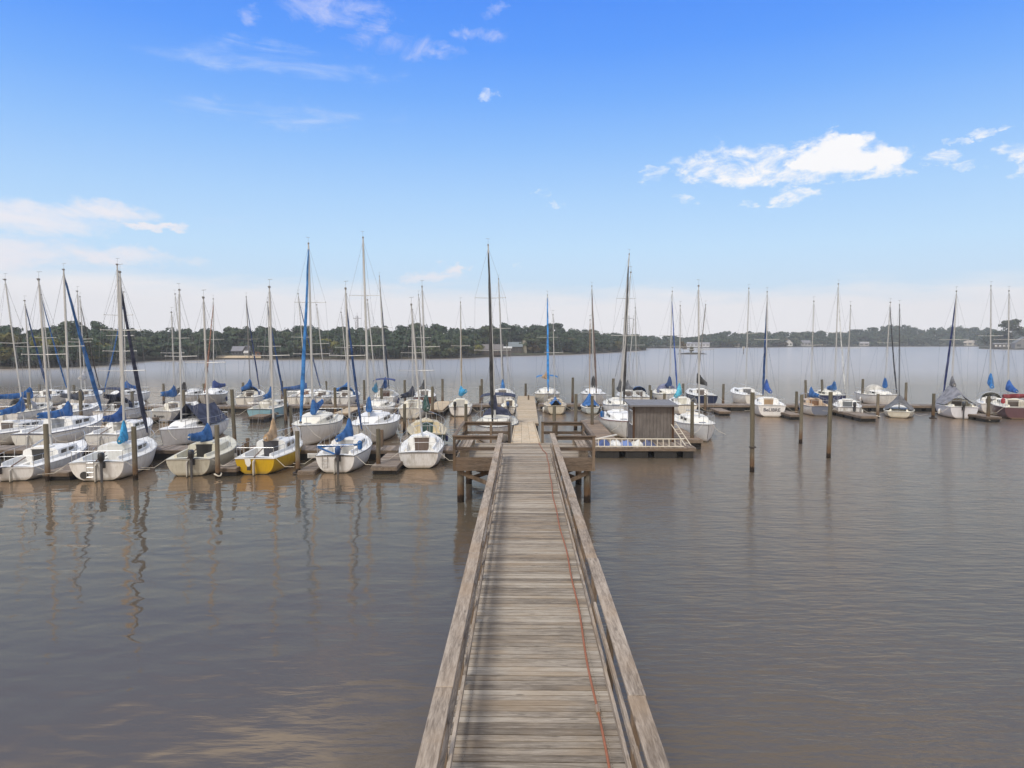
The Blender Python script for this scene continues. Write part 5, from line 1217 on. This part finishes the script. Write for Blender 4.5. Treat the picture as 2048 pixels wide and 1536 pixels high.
# a script name and registration marks on two hulls
# ------------------------------------------------------------------ pilings
PILE = [
 (80, 769, 800, 'thin piling behind the large blue boom cover at left'), (96, 848, 962, 'tall rusty footed piling in front of the small low white boat'), (59, 785, 846, 'piling between the two leftmost long blue boom covers'),
 (149, 770, 806, 'thin piling behind the dark grey boom cover'), (163, 782, 848, 'piling in front of the grey boom cover boat'), (271, 853, 960, 'tall piling against the hull of the cyan covered boat'), (265, 783, 838, 'piling right of the tallest left mast'),
 (328, 767, 806, 'piling behind the boat named Raven'), (369, 780, 842, 'piling at the bow of Raven beside the navy tent boat'), (409, 767, 806, 'piling behind the rust coloured furled sail'), (436, 850, 956, 'tall piling right of the open cream boat with a rope ring'),
 (470, 779, 896, 'lone tall piling standing in open water left of the light blue boat'), (487, 765, 804, 'piling behind the blue stern dodger'), (572, 778, 848, 'piling at the bow of the light blue boat'), (565, 762, 803, 'thin piling left of the long navy boom cover'),
 (583, 815, 872, 'grey piling left of the light blue furled sail'), (596, 862, 948, 'piling in a drifting ring of debris right of the yellow boat'), (653, 762, 804, 'thin piling left of the blue bimini'), (671, 775, 834, 'piling at the blue covered stern behind the big white boats'),
 (729, 760, 808, 'thin piling behind the tallest bare mast'), (757, 858, 944, 'rusty piling in front of the brown finger dock'), (764, 776, 832, 'piling under the navy arch bimini'), (809, 808, 866, 'grey piling at the inner end of the wet finger dock'),
 (810, 760, 808, 'piling behind the black and navy boom cover'), (865, 773, 834, 'piling at the near end of the wide tan finger dock'), (885, 758, 808, 'piling at the far end of the wide tan finger dock'), (932, 808, 868, 'piling between the small black-motored stern and the platform'),
 (961, 771, 812, 'shorter of two pilings left of the grey furled sail'), (964, 758, 806, 'taller of two pilings left of the grey furled sail'), (1051, 767, 800, 'piling at the far end of the tan walkway'), (1108, 812, 878, 'pale green piling just behind the platform rail'),
 (1145, 755, 808, 'piling with a float right of the cream bow-in hull'), (1151, 788, 860, 'thin piling left of the tiny blue tent boat'), (1184, 792, 866, 'green piling in front of the tiny blue tent boat'), (1226, 757, 826, 'piling left of the tall mast with the black sail'),
 (1299, 770, 806, 'thin piling behind the kiosk roof'), (1302, 780, 826, 'thick short piling behind the kiosk roof'), (1328, 787, 828, 'grey piling rising over the kiosk roof'), (1366, 767, 804, 'piling right of the pale cyan sail cover'),
 (1384, 803, 895, 'tall piling at the right corner of the kiosk dock'), (1410, 790, 826, 'short piling before the navy hull'), (1446, 768, 812, 'thin piling right of the navy hull'), (1504, 785, 944, 'tallest lone piling with a metal ring in the open water at right'),
 (1592, 783, 832, 'piling right of BeLIBRE with a white rope collar'), (1601, 789, 887, 'lone brown footed piling between BeLIBRE and the slate transom'), (1657, 784, 916, 'leaning lone piling in front of the stained white boat'), (1612, 760, 806, 'leaning piling behind the tan cockpit'),
 (1645, 759, 808, 'leaning piling left of the navy banded boat'), (1724, 758, 806, 'thin piling left of the diamond blue cover'), (1755, 788, 836, 'piling with a white collar at the dark grey finger dock'), (1811, 765, 810, 'piling right of the peaked grey tarp'),
 (1866, 787, 837, 'piling with a dark float disc left of the light grey boom tent'), (1976, 792, 844, 'piling with a rope collar left of the maroon hull'), (1330, 800, 836, 'stub of a piling beside the kiosk roof edge')]
LEAN = {1657: -.07, 1612: .05, 1645: .05, 470: .03, 1504: .015, 1145: -.01, 265: -.02}
for x, yt, yb, lab in PILE:
    g = at_z(x, yb, 0); tp = at_y(x, yt, g.y); hgt = tp.z; r = .115 if g.y < 50 else .13
    rg = random.Random(x)
    e = empty('piling', (g.x, g.y, 0)); ln = LEAN.get(x, rg.uniform(-.012, .012)); m = MB(); m.var = rg.random()
    if x == 1657: ln = (1657 - 1651) / F * -1
    q = []; rr = []
    for k in range(7):
        u = k / 6; z = -1.5 + (hgt + 1.5) * u; q.append((-(z - 0) * ln * -1 if False else z * -ln, rg.uniform(-.008, .008), z)); rr.append(r * (1.06 - .12 * u) * rg.uniform(.97, 1.03))
    m.tube(q, rr, 12); m.build('post', pile_wood, e, True)
    if x in (436, 757, 1592, 1755, 1976):
        m = MB(); a = np.linspace(0, 6.283, 15); m.tube([(math.cos(t) * r * 1.35, math.sin(t) * r * 1.35, .16 + .05 * math.sin(t * 2)) for t in a], .035, 6); m.build('rope_collar', rope_w, e, True)
    if x in (470, 1145, 1866, 1504, 596):
        z0 = .05 if x != 1504 else 1.25
        m = MB(); a = np.linspace(0, 6.283, 17); R = r * (1.9 if x != 1504 else 1.3); m.tube([(math.cos(t) * R, math.sin(t) * R, z0) for t in a], .05 if x != 1504 else .03, 6); m.build('mooring_ring', paint('rusty_ring', (.05, .04, .035), .7, .3), e, True)
    tag(e, lab, 'piling', 'wooden mooring pilings')
for x, y, hgt, lab in ((764, 893, .95, 'short stub post on the front dock beside the rusty piling'), (489, 906, .55, 'left of two short stub posts left of the yellow boat'), (496, 904, .75, 'taller of two short stub posts left of the yellow boat'), (1017, 806, .5, 'stub post left of the tan walkway end'), (1057, 800, .5, 'brown box post on the end of the tan walkway')):
    g = at_z(x, y, .55); e = empty('dock_post', (g.x, g.y, .55)); m = MB(); m.var = .4; m.box((-.08, -.08, 0), (.08, .08, hgt)); m.build('post', post_wood, e, bevel=.01); tag(e, lab, 'post')
for x, y, lab in ((603, 925, 'white dock box on the fascia right of the yellow boat'), (890, 898, 'white power box on the dock between the front row and the platform')):
    g = at_z(x, y, .3); e = empty('power_box', (g.x, 38.2 - .9 - .05, .2)); m = MB(); m.box((-.28, -.06, .0), (.28, 0, .26)); m.build('box', paint('box_paint', (.62, .62, .62), .5, .2), e, bevel=.015); m = MB(); m.box((-.2, -.075, .03), (.2, -.062, .2)); m.build('lid', paint('box_lid', (.5, .5, .5), .5, .2), e); tag(e, lab, 'box')

# ------------------------------------------------------------------ haze over the lake
def haze():
    m = bpy.data.materials.new('lake_haze'); m.use_nodes = True; t = NT(m.node_tree); t.n.clear()
    o = t.new('ShaderNodeOutputMaterial'); v = t.new('ShaderNodeVolumePrincipled')
    v.inputs['Color'].default_value = (.88, .91, .96, 1); v.inputs['Density'].default_value = .00045; v.inputs['Anisotropy'].default_value = 0.0
    t.l.new(v.outputs[0], o.inputs['Volume'])
    mb = MB(); mb.box((-1600, -220, -3.2), (1600, 1000, 62)); ob = mb.build('haze', m); ob['kind'] = 'stuff'
haze()
